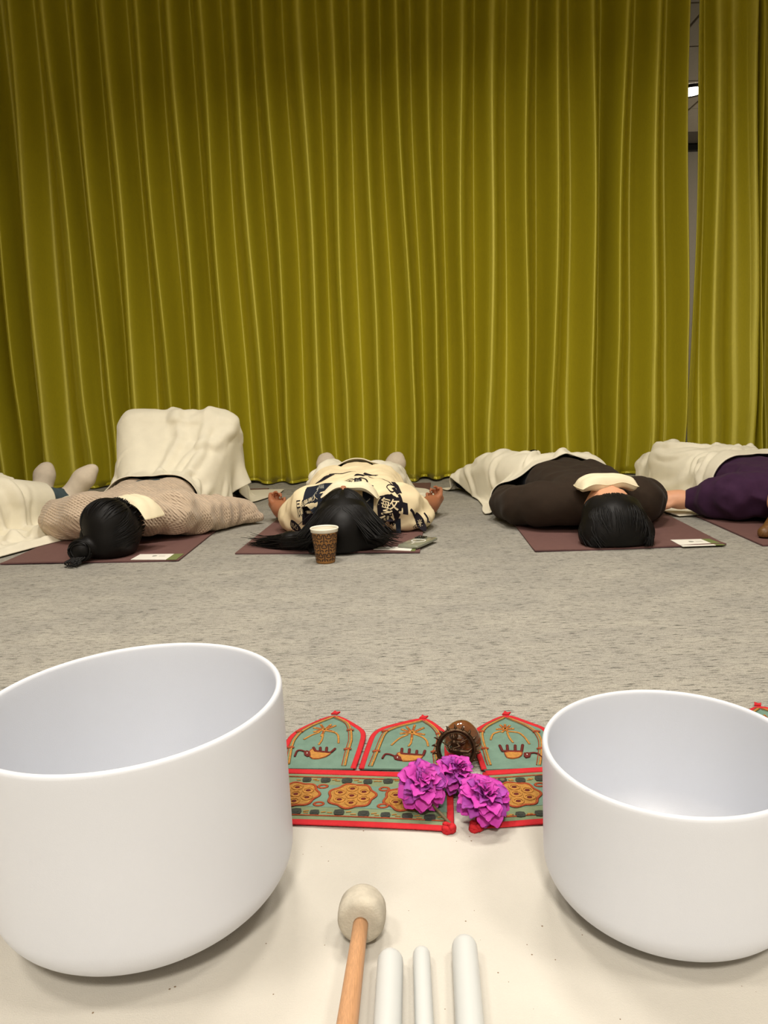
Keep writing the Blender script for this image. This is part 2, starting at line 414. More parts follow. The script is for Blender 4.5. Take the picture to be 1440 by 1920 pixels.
MT = {
    'carpet': carpet_material(), 'canvas': canvas_material(),
    'curtain': material('chartreuse_satin_curtain', (192, 181, 44), 0.46, var=0.05, scale=300, stretch=(1, 1, 0.2), bump=0.06, bscale=900, spec=1.0, metal=0.35),
    'wall': material('warm_white_paint', (190, 182, 168), 0.8, var=0.03), 'ceil': material('ceiling_tile_white', (196, 186, 170), 0.85, var=0.03),
    'joint': material('ceiling_joint_grey', (110, 102, 92), 0.8, var=0.03), 'black': material('black_metal', (18, 17, 16), 0.5, var=0.05),
    'mat': material('plum_yoga_mat_rubber', (110, 79, 74), 0.72, var=0.05, scale=60, bump=0.4, bscale=900, spec=0.3),
    'mat_edge': material('plum_mat_underside', (88, 58, 62), 0.8, var=0.05),
    'blanket': material('cream_fleece_blanket', (232, 225, 203), 0.9, var=0.025, scale=25, bump=0.3, bscale=420, spec=0.15, sheen=0.2),
    'bowl': material('frosted_quartz', (208, 211, 218), 0.42, var=0.012, scale=6, bump=0.06, bscale=900, spec=0.35, sss=0.35),
    'rod': material('frosted_quartz_rod', (194, 196, 194), 0.35, var=0.01, scale=8, spec=0.4, sss=0.4),
    'ring': material('white_rubber_ring', (200, 196, 190), 0.6, var=0.03),
    'felt': material('grey_suede_mallet_felt', (182, 174, 158), 0.95, var=0.16, scale=70, bump=0.3, bscale=500, spec=0.1),
    'wood': material('reddish_beech_handle', (186, 140, 100), 0.5, var=0.18, scale=60, stretch=(1, 0.06, 1), bump=0.1, spec=0.4, coords='Generated'),
    'skin': material('skin_tan', (164, 106, 74), 0.5, var=0.06, scale=30, sss=0.1, spec=0.35), 'skin_light': material('skin_light', (222, 164, 128), 0.5, var=0.05, scale=30, sss=0.1, spec=0.35),
    'hair': material('black_hair', (13, 11, 10), 0.5, var=0.3, scale=300, spec=0.22), 'hair_brown': material('brown_hair', (104, 70, 34), 0.45, var=0.35, scale=250, spec=0.45),
    'knit': material('oatmeal_rib_knit', (203, 182, 158), 0.95, var=0.06, scale=60, spec=0.1, sheen=0.25),
    'shirt': material('cream_cotton_shirt', (236, 218, 178), 0.85, var=0.03, scale=25, bump=0.2, bscale=600, spec=0.15),
    'ink': material('indigo_black_print', (33, 28, 34), 0.85, var=0.1, scale=60, spec=0.15), 'ink_blue': material('slate_indigo_print', (34, 38, 48), 0.85, var=0.1, scale=60, spec=0.15),
    'brownknit': material('dark_brown_sweater', (52, 42, 34), 0.92, var=0.06, scale=40, bump=0.25, bscale=500, spec=0.12, sheen=0.05),
    'purple': material('aubergine_sweater', (60, 36, 60), 0.9, var=0.08, scale=40, bump=0.25, bscale=500, spec=0.12, sheen=0.05),
    'jeans': material('blue_grey_denim', (70, 84, 88), 0.85, var=0.08, scale=80, bump=0.2, bscale=700, spec=0.15),
    'dark_trousers': material('dark_trousers', (28, 30, 34), 0.85, var=0.1, scale=60, spec=0.15), 'sock': material('white_cotton_sock', (214, 200, 180), 0.9, var=0.04, scale=60, bump=0.3, bscale=600, spec=0.1),
    'sock_black': material('black_sock', (22, 22, 26), 0.9, var=0.1, spec=0.1), 'pillow': material('cream_flannel_eye_pillow', (236, 224, 192), 0.9, var=0.03, scale=40, bump=0.3, bscale=500, spec=0.1),
    'paper': material('white_leaflet_paper', (236, 232, 220), 0.6, var=0.015), 'green_ink': material('olive_green_ink', (112, 122, 70), 0.6, var=0.04), 'grey_ink': material('grey_ink', (150, 150, 140), 0.6, var=0.05),
    'cup': material('brown_paper_cup', (150, 104, 50), 0.5, var=0.08, scale=80), 'cup_dark': material('dark_brown_cup_print', (58, 34, 18), 0.5, var=0.08, scale=80), 'cup_white': material('white_cup_rim', (246, 240, 222), 0.45, var=0.01),
    'coffee': material('dark_coffee', (30, 16, 8), 0.15, var=0.1),
    'phone': material('grey_green_phone_case', (134, 136, 118), 0.25, var=0.03, spec=0.5, coat=0.5), 'phone_dark': material('camera_glass', (20, 20, 22), 0.1, var=0.05, spec=0.6), 'white': material('white_print', (240, 238, 228), 0.5, var=0.01),
    'teal': material('teal_cotton', (104, 129, 114), 0.9, var=0.09, scale=60, bump=0.5, bscale=260, spec=0.1, coords='Object'), 'sage': material('sage_cotton', (116, 128, 98), 0.9, var=0.1, scale=60, bump=0.4, bscale=300, spec=0.1),
    'red': material('scarlet_cotton_binding', (184, 40, 46), 0.85, var=0.07, scale=70, bump=0.4, bscale=350, spec=0.15),
    'gold': material('gold_ochre_thread', (176, 122, 54), 0.65, var=0.22, scale=240, bump=0.6, bscale=800, spec=0.3), 'rust': material('rust_thread', (150, 66, 34), 0.7, var=0.2, scale=240, bump=0.6, bscale=800, spec=0.25),
    'maroon': material('maroon_thread', (96, 28, 24), 0.7, var=0.2, scale=240, bump=0.6, bscale=800, spec=0.25), 'charcoal': material('charcoal_mirror_patch', (52, 56, 52), 0.35, var=0.2, scale=120, spec=0.5),
    'mirror': material('mirror_disc', (225, 225, 215), 0.12, var=0.02, metal=0.9), 'ochre': material('ochre_medallion_cloth', (164, 118, 56), 0.8, var=0.2, scale=260, bump=0.6, bscale=700, spec=0.2),
    'bronze': material('dark_bronze', (74, 56, 40), 0.35, var=0.3, scale=160, metal=0.85, bump=0.2, bscale=600), 'stone': material('polished_brown_stone', (126, 78, 44), 0.08, col2=(58, 30, 18), scale=38, detail=6, spec=0.6, coat=1.0),
    'petal': material('magenta_petal', (192, 62, 164), 0.6, var=0.14, scale=80, spec=0.25, sss=0.15), 'petal_dark': material('violet_petal', (158, 62, 156), 0.6, var=0.16, scale=80, spec=0.25, sss=0.15),
    'stem': material('brown_green_stem', (96, 82, 56), 0.7, var=0.15, scale=150), 'calyx': material('green_flower_heart', (120, 118, 60), 0.7, var=0.15, scale=150),
}
def satin(m, an, rot):
    nt = m.node_tree; b = nt.nodes['Principled BSDF']; t = nt.nodes.new('ShaderNodeTangent'); t.direction_type = 'RADIAL'; t.axis = 'Z'
    b.inputs['Anisotropic'].default_value = an; b.inputs['Anisotropic Rotation'].default_value = rot; nt.links.new(t.outputs[0], b.inputs['Tangent'])
satin(MT['curtain'], 0.9, 0.25)
# ribs for the knit
def add_ribs(m, scale, strength):
    nt = m.node_tree; b = nt.nodes['Principled BSDF']; tc = nt.nodes.new('ShaderNodeTexCoord')
    wv = nt.nodes.new('ShaderNodeTexWave'); wv.inputs['Scale'].default_value = scale; wv.inputs['Distortion'].default_value = 1.5; wv.inputs['Detail'].default_value = 2
    wv.bands_direction = 'DIAGONAL'; nt.links.new(tc.outputs['Object'], wv.inputs['Vector'])
    wv2 = nt.nodes.new('ShaderNodeTexWave'); wv2.inputs['Scale'].default_value = scale * 1.3; wv2.bands_direction = 'Y'; wv2.inputs['Distortion'].default_value = 2; nt.links.new(tc.outputs['Object'], wv2.inputs['Vector'])
    mx = nt.nodes.new('ShaderNodeMath'); mx.operation = 'MULTIPLY'; nt.links.new(wv.outputs[1], mx.inputs[0]); nt.links.new(wv2.outputs[1], mx.inputs[1])
    bp = nt.nodes.new('ShaderNodeBump'); bp.inputs['Strength'].default_value = strength; bp.inputs['Distance'].default_value = 0.004
    nt.links.new(mx.outputs[0], bp.inputs['Height']); nt.links.new(bp.outputs[0], b.inputs['Normal'])
add_ribs(MT['knit'], 42, 0.8)

# ------------------------------------------------------------------ the room
def plane(name, a, b, c, d, mat, th=0.06, **kw):
    """a slab on the four corners, thickened away from their normal"""
    P = [np.asarray(p, float) for p in (a, b, c, d)]
    n = np.cross(P[1] - P[0], P[3] - P[0]); n /= np.linalg.norm(n)
    V = P + [p - n * th for p in P]
    return mesh_obj(name, V, [(0, 1, 2, 3), (7, 6, 5, 4), (0, 4, 5, 1), (1, 5, 6, 2), (2, 6, 7, 3), (3, 7, 4, 0)], mat, smooth=False, kind='structure', **kw)
def curt_y(x): return 4.245 - 0.105 * x
X0, X1, Y0, ZC = -3.0, 3.2, -2.4, 2.9
BK = 0.22                                                   # the glazing stands this far behind the curtain
plane('floor', (-4.2, Y0, 0), (4.8, Y0, 0), (4.8, 8.2, 0), (-4.2, 8.2, 0), MT['carpet'], label='grey streaked loop-pile carpet floor')
plane('ceiling', (X0, Y0, ZC), (X0, curt_y(X0) + BK, ZC), (X1, curt_y(X1) + BK, ZC), (X1, Y0, ZC), MT['ceil'], label='white ceiling of the practice room')
plane('wall_left', (X0, Y0, 0), (X0, curt_y(X0) + BK, 0), (X0, curt_y(X0) + BK, ZC), (X0, Y0, ZC), MT['wall'], label='pale side wall by the sock feet')
plane('wall_right', (X1, curt_y(X1) + BK, 0), (X1, Y0, 0), (X1, Y0, ZC), (X1, curt_y(X1) + BK, ZC), MT['wall'], label='pale side wall by the purple sweater')
plane('wall_rear', (X1, Y0, 0), (X0, Y0, 0), (X0, Y0, ZC), (X1, Y0, ZC), MT['wall'], label='pale wall behind the singing bowls')

# room behind the glazing, seen through the slit between the curtains
ZB = 2.75
BL, BR, BF = -0.4, 4.6, 8.0
plane('wall_far', (BL, BF, 0), (BR, BF, 0), (BR, BF, ZB), (BL, BF, ZB), MT['wall'], label='far wall of the room beyond the curtain slit')
cb = thing('ceiling', 'tiled ceiling of the room beyond the curtain slit', None); cb['kind'] = 'structure'
tile_me = None
for i in range(8):
    for j in range(6):
        x = BL + 0.31 + 0.62 * i; y = 4.72 + 0.62 * j
        if y + .3 > BF or x + .3 > BR or y - .3 < curt_y(x) + BK + 0.05: continue
        if tile_me is None:
            V, F = box((0, 0, 0), (0.606, 0.606, 0.02), bev=0.004)
            t = mesh_obj('tile', V, F, MT['ceil'], cb, smooth=False); tile_me = t.data
        else:
            t = bpy.data.objects.new('tile', tile_me); COL.objects.link(t); t.parent = cb
        t.location = (x, y, ZB)
V, F = box(((BL + BR) / 2, 6.3, ZB + 0.03), (BR - BL, 3.5, 0.03)); mesh_obj('grid_backing', V, F, MT['joint'], cb, smooth=False)
V, F = box((2.9, BF - 0.05, ZB - 0.03), (3.0, 0.06, 0.05)); mesh_obj('trim_1', V, F, MT['black'], None, smooth=False, kind='structure', label='dark trim where far ceiling meets wall')
lampm = bpy.data.materials.new('lit_lamp_lens'); lampm.use_nodes = True
lb = lampm.node_tree.nodes['Principled BSDF']; lb.inputs['Emission Color'].default_value = (1, 0.95, 0.85, 1); lb.inputs['Emission Strength'].default_value = 9
lt = thing('ceiling_light', 'lit ceiling lamp glimpsed through the curtain slit', 'lamp', (2.53, 6.45, ZB - 0.012))
V, F = lathe([(0.0, -0.012), (0.10, -0.014), (0.115, -0.010)], 32); mesh_obj('lens', V, F, lampm, lt)
V, F = lathe([(0.115, -0.018), (0.135, -0.016), (0.14, 0.0)], 32); mesh_obj('housing', V, F, MT['black'], lt)
# glazing: mullions and panes from floor to ceiling
gl = bpy.data.materials.new('clear_glass'); gl.use_nodes = True; gb = gl.node_tree.nodes['Principled BSDF']
gb.inputs['Base Color'].default_value = (0.93, 0.95, 0.93, 1); gb.inputs['Roughness'].default_value = 0.02; gb.inputs['Transmission Weight'].default_value = 1.0; gb.inputs['IOR'].default_value = 1.02
wn = thing('window_1', 'glazed partition behind the curtains', None); wn['kind'] = 'structure'
xs = [X0, -1.9, -0.75, 0.35, 1.2, 2.25, X1]
for k, x in enumerate(xs):
    V, F = box((x, curt_y(x) + BK, ZC / 2), (0.05, 0.08, ZC), math.atan(-0.105)); mesh_obj('mullion', V, F, MT['black'], wn, smooth=False)
    if k + 1 < len(xs):
        xm = (x + xs[k + 1]) / 2; V, F = box((xm, curt_y(xm) + BK, ZC / 2), ((xs[k + 1] - x - 0.05) * 1.005, 0.012, ZC), math.atan(-0.105)); mesh_obj('pane', V, F, gl, wn, smooth=False)

# ------------------------------------------------------------------ curtains
def curtain(name, label, crests, ztop=2.84, z0=0.014, off=0.0, amp=0.078, ends=(0, 0), per=44):
    """crests: photo columns of each fold crest at rows 0, 455, 750; S-folds between them"""
    K = len(crests); rows = (0, 455, 750)
    def on_crest(px, py):
        d = FW + (px - 720) / F_PX * RT + (960 - py) / F_PX * UP
        n = np.array([0.105, 1.0, 0]); c = 4.245 - amp + off
        t = (c - n @ EYE) / (n @ d); return EYE + d * t
    pts = np.array([[on_crest(px, py) for px, py in zip(c, rows)] for c in crests])     # K,3,3
    fit = [np.polyfit(pts[k, :, 2], pts[k, :, 0], 1) for k in range(K)]
    zs = np.concatenate([np.linspace(z0, 0.5, 14), np.linspace(0.55, ztop, 26)])
    us = np.linspace(0, K - 1, (K - 1) * per + 1)
    rg = np.random.default_rng(len(crests))
    ca = np.clip(1 + 0.15 * rg.normal(size=K), 0.75, 1.2); wv = rg.uniform(0, 6.28, size=K); ms = rg.normal(size=K) * 0.05
    V = []
    for z in zs:
        px = np.array([np.polyval(f, z) for f in fit])
        low = max(0.0, (0.9 - z) / 0.9)
        px = px + 0.008 * np.sin(z * 3.1 + wv) + 0.006 * low * np.sin(z * 9 + 2 * wv)
        k = np.minimum(us.astype(int), K - 2); t = us - k
        a = ca[k] * (1 - t) + ca[k + 1] * t
        tt = t + ms[k] * np.sin(2 * math.pi * t) * 0.6
        # flat-ended S-fold: broad crest, narrower back fold
        dpt = np.arcsin(0.88 * np.cos(2 * math.pi * tt)) / math.asin(0.88)
        x = px[k] * (1 - t) + px[k + 1] * t
        x = x + 0.004 * np.sin(4 * math.pi * t)
        y = 4.245 - 0.105 * x + off - amp * dpt * a * (1 - 0.22 * low) - 0.004 * low * np.sin(us * 5.3 + 1.0)
        zz = np.full_like(x, z)
        if z <= z0 + 1e-6: zz = z0 + 0.004 * np.sin(us * 1.7) + 0.003 * np.sin(us * 4.1 + 1)
        V.append(np.stack([x, y, zz], -1))
    V = np.array(V).reshape(-1, 3)
    base = np.array([V[:, 0].mean(), V[:, 1].mean(), 0.0])
    root = thing(name, label, 'curtain', base, 'olive curtains along the glazing')
    n = len(us)
    o = mesh_obj('cloth', V - base, grid_faces(n, len(zs)), MT['curtain'], root)
    modifier(o, 'SOLIDIFY', thickness=0.0025, offset=0)
    hv = V[:n] - base
    hem = np.concatenate([hv + [0, -0.003, -0.002], hv + [0, -0.003, 0.012], hv + [0, 0.003, 0.012], hv + [0, 0.003, -0.002]])
    mesh_obj('hem', hem, grid_faces(n, 4), MT['curtain'], root)
    return root

main_crests = [(-330, -270, -230), (-268, -208, -168), (-205, -150, -108), (-150, -98, -60), (-105, -48, -18), (-48, 4, 32), (12, 48, 72), (77, 123, 155), (134, 174, 205), (191, 227, 252), (252, 291, 317), (314, 348, 372),
    (374, 401, 430), (434, 463, 490), (495, 513, 542), (560, 580, 600), (620, 635, 650), (681, 698, 707), (742, 758, 777), (803, 808, 821), (863, 868, 867),
    (927, 927, 921), (988, 988, 988), (1049, 1047, 1039), (1114, 1114, 1114), (1175, 1163, 1155), (1240, 1236, 1229), (1296, 1291, 1290)]
curtain('curtain', 'wide olive satin curtain in many folds behind the people', main_crests)
curtain('curtain', 'narrow olive curtain panel beside the bright slit', [(1317, 1299, 1296), (1352, 1346, 1345), (1422, 1419, 1418), (1432, 1430, 1430)], amp=0.035)
curtain('curtain', 'shadowed olive curtain edge set back at the picture border', [(1404, 1404, 1404), (1440, 1440, 1440), (1490, 1488, 1486), (1550, 1545, 1540), (1610, 1602, 1596), (1670, 1660, 1650), (1740, 1730, 1720), (1800, 1790, 1780)], off=0.10, amp=0.045)

# ------------------------------------------------------------------ yoga mats
def yoga_mat(nl, nr, far, label, length=1.72):
    nl = np.array(nl, float); nr = np.array(nr, float); d = np.array(far, float) - nr; d /= np.linalg.norm(d)
    fl, fr = nl + d * length, nr + d * length
    c = (nl + nr) / 2; base = np.array([c[0], c[1], 0.0])
    root = thing('yoga_mat', label, 'yoga mat', base, 'plum yoga mats laid out in a row')
    nx, ny = 14, 40; V = []
    rg = np.random.default_rng(int(abs(nl[0]) * 1000))
    def pt(u, v):
        p = (nl * (1 - u) + nr * u) * (1 - v) + (fl * (1 - u) + fr * u) * v
        e = min(v * length, u * 0.61, (1 - u) * 0.61)
        z = 0.0006 * math.sin(u * 5 + nl[0] * 7) * math.sin(v * 9) + (0.003 * max(0, 1 - v * length / 0.05) * (0.5 + 0.5 * math.sin(u * 6 + nl[0] * 5)))
        return (p[0] - base[0], p[1] - base[1], z)
    top = [pt(u, v) for v in np.linspace(0, 1, ny) for u in np.linspace(0, 1, nx)]
    def layer(name, z0, z1, mt):
        V = [(x, y, z + z1) for x, y, z in top] + [(x, y, z + z0) for x, y, z in top]; n = nx * ny
        F = grid_faces(nx, ny) + [tuple(i + n for i in f[::-1]) for f in grid_faces(nx, ny)]
        ring = list(range(nx)) + [j * nx + nx - 1 for j in range(1, ny)] + [n - 1 - i for i in range(1, nx)] + [j * nx for j in range(ny - 2, 0, -1)]
        for a, b in zip(ring, ring[1:] + ring[:1]): F.append((b, a, a + n, b + n))
        return mesh_obj(name, V, F, mt, root, smooth=False)
    layer('top_layer', 0.0032, 0.0055, MT['mat']); layer('underside', 0.0005, 0.0032, MT['mat_edge'])
    return root
yoga_mat((-1.25, 2.419), (-0.66, 2.378), (-0.619, 4.078), 'plum yoga mat under the oatmeal knit sweater with bun hair on it')
yoga_mat((-0.494, 2.452), (0.109, 2.368), (0.258, 4.077), 'plum yoga mat under the printed cream shirt, beside the paper cup')
yoga_mat((0.466, 2.324), (1.06, 2.316), (1.092, 3.16), 'plum yoga mat under the dark brown sweater')
yoga_mat((1.161, 2.291), (1.765, 2.265), (1.79, 3.2), 'plum yoga mat under the aubergine sweater')

# ------------------------------------------------------------------ ground canvas in front
def ground_canvas():
    nx, ny = 90, 60; xs = np.linspace(-0.85, 0.85, nx); ys = np.linspace(0.10, 0.872, ny)
    X, Y = np.meshgrid(xs, ys)
    Z = 0.0022 + 0.0009 * np.sin(X * 17 + 2 * np.sin(Y * 9)) * np.sin(Y * 13 + 1) + 0.0006 * np.sin(X * 43 + Y * 31)
    Z = np.maximum(Z, 0.0009); Y = Y + 0.004 * np.sin(X * 11) * (Y > 0.86)
    o = mesh_obj('ground_cloth', np.stack([X, Y, Z], -1).reshape(-1, 3), grid_faces(nx, ny), MT['canvas'], None,
                 label='cream canvas ground cloth spread under the white bowls', cat='cloth', loc=(0, 0.5, 0))
    modifier(o, 'SOLIDIFY', thickness=0.0012, offset=-1.0)
ground_canvas()

# ------------------------------------------------------------------ crystal bowls
def crystal_bowl(c, R, H, rc, kx, fl, tx, ty, wall, label):
    root = thing('singing_bowl', label, 'bowl', (c[0], c[1], 0.0042), 'frosted crystal singing bowls')
    Rb = R * fl; out = [(0.001, 0.0), (Rb - kx, 0.0)]
    for a in np.linspace(math.pi / 2, 0, 20)[1:]: out.append((Rb - kx * (1 - math.cos(a)), rc * (1 - math.sin(a))))
    for z in np.linspace(rc, H - 0.004, 14)[1:]: out.append((Rb + (R - Rb) * (z - rc) / (H - rc), z))
    rim = [(R - wall / 2 + wall / 2 * math.cos(a), H - 0.004 + 0.004 * math.sin(a)) for a in np.linspace(0.2, math.pi - 0.2, 8)]
    inn = [(max(r - wall, 0.001), max(z, wall + 0.0)) for r, z in out[::-1]]
    body = lathe(out + rim, 160); o = MB(); o.add(*lathe(out + rim + inn, 160))
    b = o.build('bowl_body', MT['bowl'], root)
    root.rotation_euler = (-ty, tx, 0)
    root.location.z += R * 0.35 * math.hypot(tx, ty)
    return root
crystal_bowl((-0.2553, 0.7272), 0.1511, 0.2279, 0.058, 0.0969, 0.985, -0.0217, -0.0251, 0.0065, 'large tall frosted white crystal bowl standing on the canvas')
crystal_bowl((0.2779, 0.709), 0.1242, 0.1664, 0.0455, 0.0602, 1.005, -0.0233, -0.0422, 0.006, 'smaller frosted white crystal bowl standing on the canvas')

# ------------------------------------------------------------------ mallet and rods
def mallet():
    root = thing('mallet', 'grey suede headed mallet with a reddish wooden handle', 'mallet', (-0.035, 0.668, 0.003))
    ax = Vector((-0.055, -1.0, 0.085)).normalized()
    zz = Vector((0, 0, 1)); side = ax.cross(zz).normalized(); upv = side.cross(ax)
    R = Matrix((side, upv, ax)).transposed()
    prof = [(0.0008, -0.0200), (0.008, -0.0195), (0.0150, -0.0175), (0.0200, -0.0130), (0.0226, -0.007), (0.0232, 0.000), (0.0232, 0.008), (0.0226, 0.0145), (0.0208, 0.0185), (0.0165, 0.0205), (0.008, 0.021), (0.0008, 0.021)]
    V, F = lathe(prof, 40); V = [R @ Vector(v) + Vector((0, 0, 0.0245)) for v in V]
    rg = np.random.default_rng(3); mesh_obj('head', V, F, MT['felt'], root)
    V, F = lathe([(0.0005, 0.018), (0.0072, 0.018), (0.0075, 0.06), (0.0088, 0.16), (0.0098, 0.26), (0.0095, 0.30), (0.006, 0.307), (0.0005, 0.308)], 24)
    V = [R @ Vector(v) + Vector((0, 0, 0.0245)) for v in V]; mesh_obj('handle', V, F, MT['wood'], root)
mallet()
def rod(a, b, r, label):
    a = np.array([a[0], a[1], r + 0.0035]); b = np.array([b[0], b[1], r + 0.0035]); d = b - a; L = np.linalg.norm(d); d /= L
    b = a + d * 0.22; pts = []; rr = []
    for t in np.linspace(0, math.pi / 2, 8): pts.append(a + d * r * (1 - math.cos(t))); rr.append(max(r * math.sin(t), 0.0004))
    for t in np.linspace(0.02, 0.20, 5): pts.append(a + d * t); rr.append(r)
    for t in np.linspace(math.pi / 2, 0, 8): pts.append(b - d * r * (1 - math.cos(t))); rr.append(max(r * math.sin(t), 0.0004))
    base = np.array([(a[0] + b[0]) / 2, (a[1] + b[1]) / 2, 0.003]); V, F = tube(np.array(pts) - base, rr, 28)
    root = thing('crystal_rod', label, 'rod', base, 'frosted crystal rods beside the mallet')
    mesh_obj('shaft', V, F, MT['rod'], root)
rod((-0.0085, 0.626), (-0.012, 0.549), 0.0118, 'thick frosted white crystal rod next to the wooden mallet handle')
rod((0.0200, 0.634), (0.018, 0.553), 0.0080, 'thin frosted white crystal rod, middle of three')
rod((0.0605, 0.640), (0.055, 0.548), 0.0118, 'thick frosted white crystal rod farthest from the mallet')

# ------------------------------------------------------------------ embroidered hangings
def gp(pts, z=0.0): return [tuple(G(x, y, z)[:2]) for x, y in pts]
def dens(P, n=6):
    P = np.asarray(P, float); out = []
    for a, b in zip(P[:-1], P[1:]): out += [a + (b - a) * t for t in np.linspace(0, 1, n, endpoint=False)]
    return np.array(out + [P[-1]])
def smooth_line(P, n=8, it=2):
    P = dens(P, n)
    for _ in range(it * 4): P[1:-1] = P[1:-1] * 0.5 + (P[:-2] + P[2:]) * 0.25
    return P
class Hanging:
    def __init__(s, label, base, dx=0.0):
        s.base = np.array([base[0], base[1], 0.0]); s.root = thing('embroidered_hanging', label, 'wall hanging', s.base); s.dx = dx
    def loc(s, P, z): P = np.asarray(P, float); return np.concatenate([P[:, :2] + [s.dx, 0] - s.base[:2], np.full((len(P), 1), z)], 1)
    def patch(s, name, P, z0, z1, mat, parent=None):
        V, F = slab([tuple(p[:2]) for p in s.loc(P, 0)], z0, z1); return mesh_obj(name, V, F, mat, parent or s.root, smooth=False)
    def line(s, name, lines, wdt, z, mat, parent=None, flat=0.55, n=6, soft=True):
        m = MB()
        for P in lines: m.add(*tube(s.loc(smooth_line(P) if soft else dens(P), z), wdt / 2, n, flat))
        return m.build(name, mat, parent or s.root)
    def flap(s, outline, star, droops, vines, eleph):
        f = s.patch('flap', outline, 0.0030, 0.0052, MT['teal'])
        s.line('binding', [outline], 0.0085, 0.0048, MT['red'], f, 0.36, 8)
        ti = int(np.argmax([p[1] for p in outline])); t = np.array(outline[ti])
        s.patch('tip_tuft', [t + [-0.006, -0.003], t + [0.004, -0.005], t + [0.009, 0.004], t + [0.003, 0.003], t + [0.0, 0.009], t + [-0.003, 0.002]], 0.005, 0.0075, MT['red'], f)
        c, rays = star
        sm = s.line('star_motif', [[c, r] for r in rays], 0.0042, 0.0058, MT['gold']); s.line('star_core', [[np.array(c) * 0.75 + np.array(r) * 0.25, np.array(c) * 0.25 + np.array(r) * 0.75] for r in rays], 0.0020, 0.0068, MT['rust'], sm)
        s.line('tendril', droops, 0.0034, 0.0058, MT['gold'])
        a = s.line('vine_border', vines, 0.0068, 0.0056, MT['sage'], None, 0.3)
        s.line('vine_thread', [np.array(v) + [0.0015, 0] for v in vines], 0.0032, 0.0066, MT['gold'], a)
        s.line('vine_edge', [np.array(v) + [-0.0028, 0.0006] for v in vines], 0.0014, 0.0066, MT['rust'], a)
        for v in vines:
            v = np.array(v)
            for q in (0.36, 0.7):
                p = v[int(len(v) * q)]; kn = MB(); kn.add(*tube(s.loc([p + [-0.006, 0], p + [-0.002, 0.001], p + [0.002, 0.001], p + [0.006, 0]], 0.0072), [0.001, 0.0026, 0.0026, 0.001], 8, 0.5)); kn.build('vine_knot', MT['rust'], a)
        body, legs, trunk, head = eleph
        e = s.patch('elephant_motif', body, 0.0050, 0.0066, MT['gold'])
        s.line('body_outline', [list(body) + [body[0]]], 0.0016, 0.0066, MT['rust'], e)
        s.line('legs', legs, 0.0042, 0.0066, MT['maroon'], e, soft=False); s.line('trunk', [trunk], 0.0032, 0.0066, MT['maroon'], e); s.patch('head_patch', head, 0.0055, 0.0072, MT['maroon'], e)
        hc = np.mean(np.array(head), 0); V, F = lathe([(0.0001, 0.0014), (0.0008, 0.0011), (0.0013, 0.0)], 10); V = [np.array(v) + s.loc([hc], 0.0072)[0] for v in V]; mesh_obj('eye', V, F, MT['mirror'], e)
    def medallion(s, c, rx=0.030, ry=0.0285, ph=0.0):
        c = np.array(c); P = [c + np.array([rx * math.cos(a) * (1 + 0.07 * math.cos(7 * a + ph)), ry * math.sin(a) * (1 + 0.07 * math.cos(7 * a + ph))]) for a in np.linspace(0, 2 * math.pi, 56, endpoint=False)]
        m = s.patch('medallion', P, 0.0048, 0.0062, MT['ochre'])
        s.line('medallion_outline', [P + [P[0]]], 0.0036, 0.0062, MT['rust'], m, soft=False)
        rings = MB(); holes = MB()
        for k in range(7):
            o = c if k == 6 else c + np.array([0.60 * rx * math.cos(k * math.pi / 3 + .5), 0.60 * ry * math.sin(k * math.pi / 3 + .5)])
            q = [o + np.array([0.0066 * math.cos(a), 0.0066 * math.sin(a)]) for a in np.linspace(0, 2 * math.pi, 15)]
            rings.add(*tube(s.loc(q, 0.0066), 0.0015, 6, 0.8)); q = [o + np.array([0.0034 * math.cos(a), 0.0026 * math.sin(a)]) for a in np.linspace(0, 2 * math.pi, 10, endpoint=False)]
            holes.add(*slab([tuple(p[:2]) for p in s.loc(q, 0)], 0.0060, 0.0066))
        rings.build('loop', MT['gold'], m); holes.build('loop_heart', MT['maroon'], m)
    def mirror(s, c, r=0.0072, bright=False):
        c = np.array(c); P = [c + np.array([r * 1.1 * math.cos(a), r * math.sin(a)]) * (1.0 if k % 2 else 0.86) for k, a in enumerate(np.linspace(0, 2 * math.pi, 8, endpoint=False))]
        m = s.patch('mirror_patch', P, 0.0050, 0.0064, MT['charcoal'])
        V, F = slab([tuple(p[:2]) for p in s.loc([c + np.array([r * 0.5 * math.cos(a), r * 0.45 * math.sin(a)]) for a in np.linspace(0, 2 * math.pi, 12, endpoint=False)], 0)], 0.0062, 0.0068)
        mesh_obj('mirror_glass', V, F, MT['mirror'] if bright else MT['charcoal'], m, smooth=False)
        tw = np.array([[-r * 1.2, 0], [-r * 2.1, 0.0008]]); s.line('chain_stitch', [tw + c, tw * [-1, 1] + c], 0.0016, 0.0058, MT['gold'], m)
    def oval(s, c):
        c = np.array(c); q = [c + np.array([0.0062 * math.cos(a), 0.0042 * math.sin(a)]) for a in np.linspace(0, 2 * math.pi, 14)]
        s.line('oval_stitch', [q], 0.0034, 0.0058, MT['rust'], soft=False)

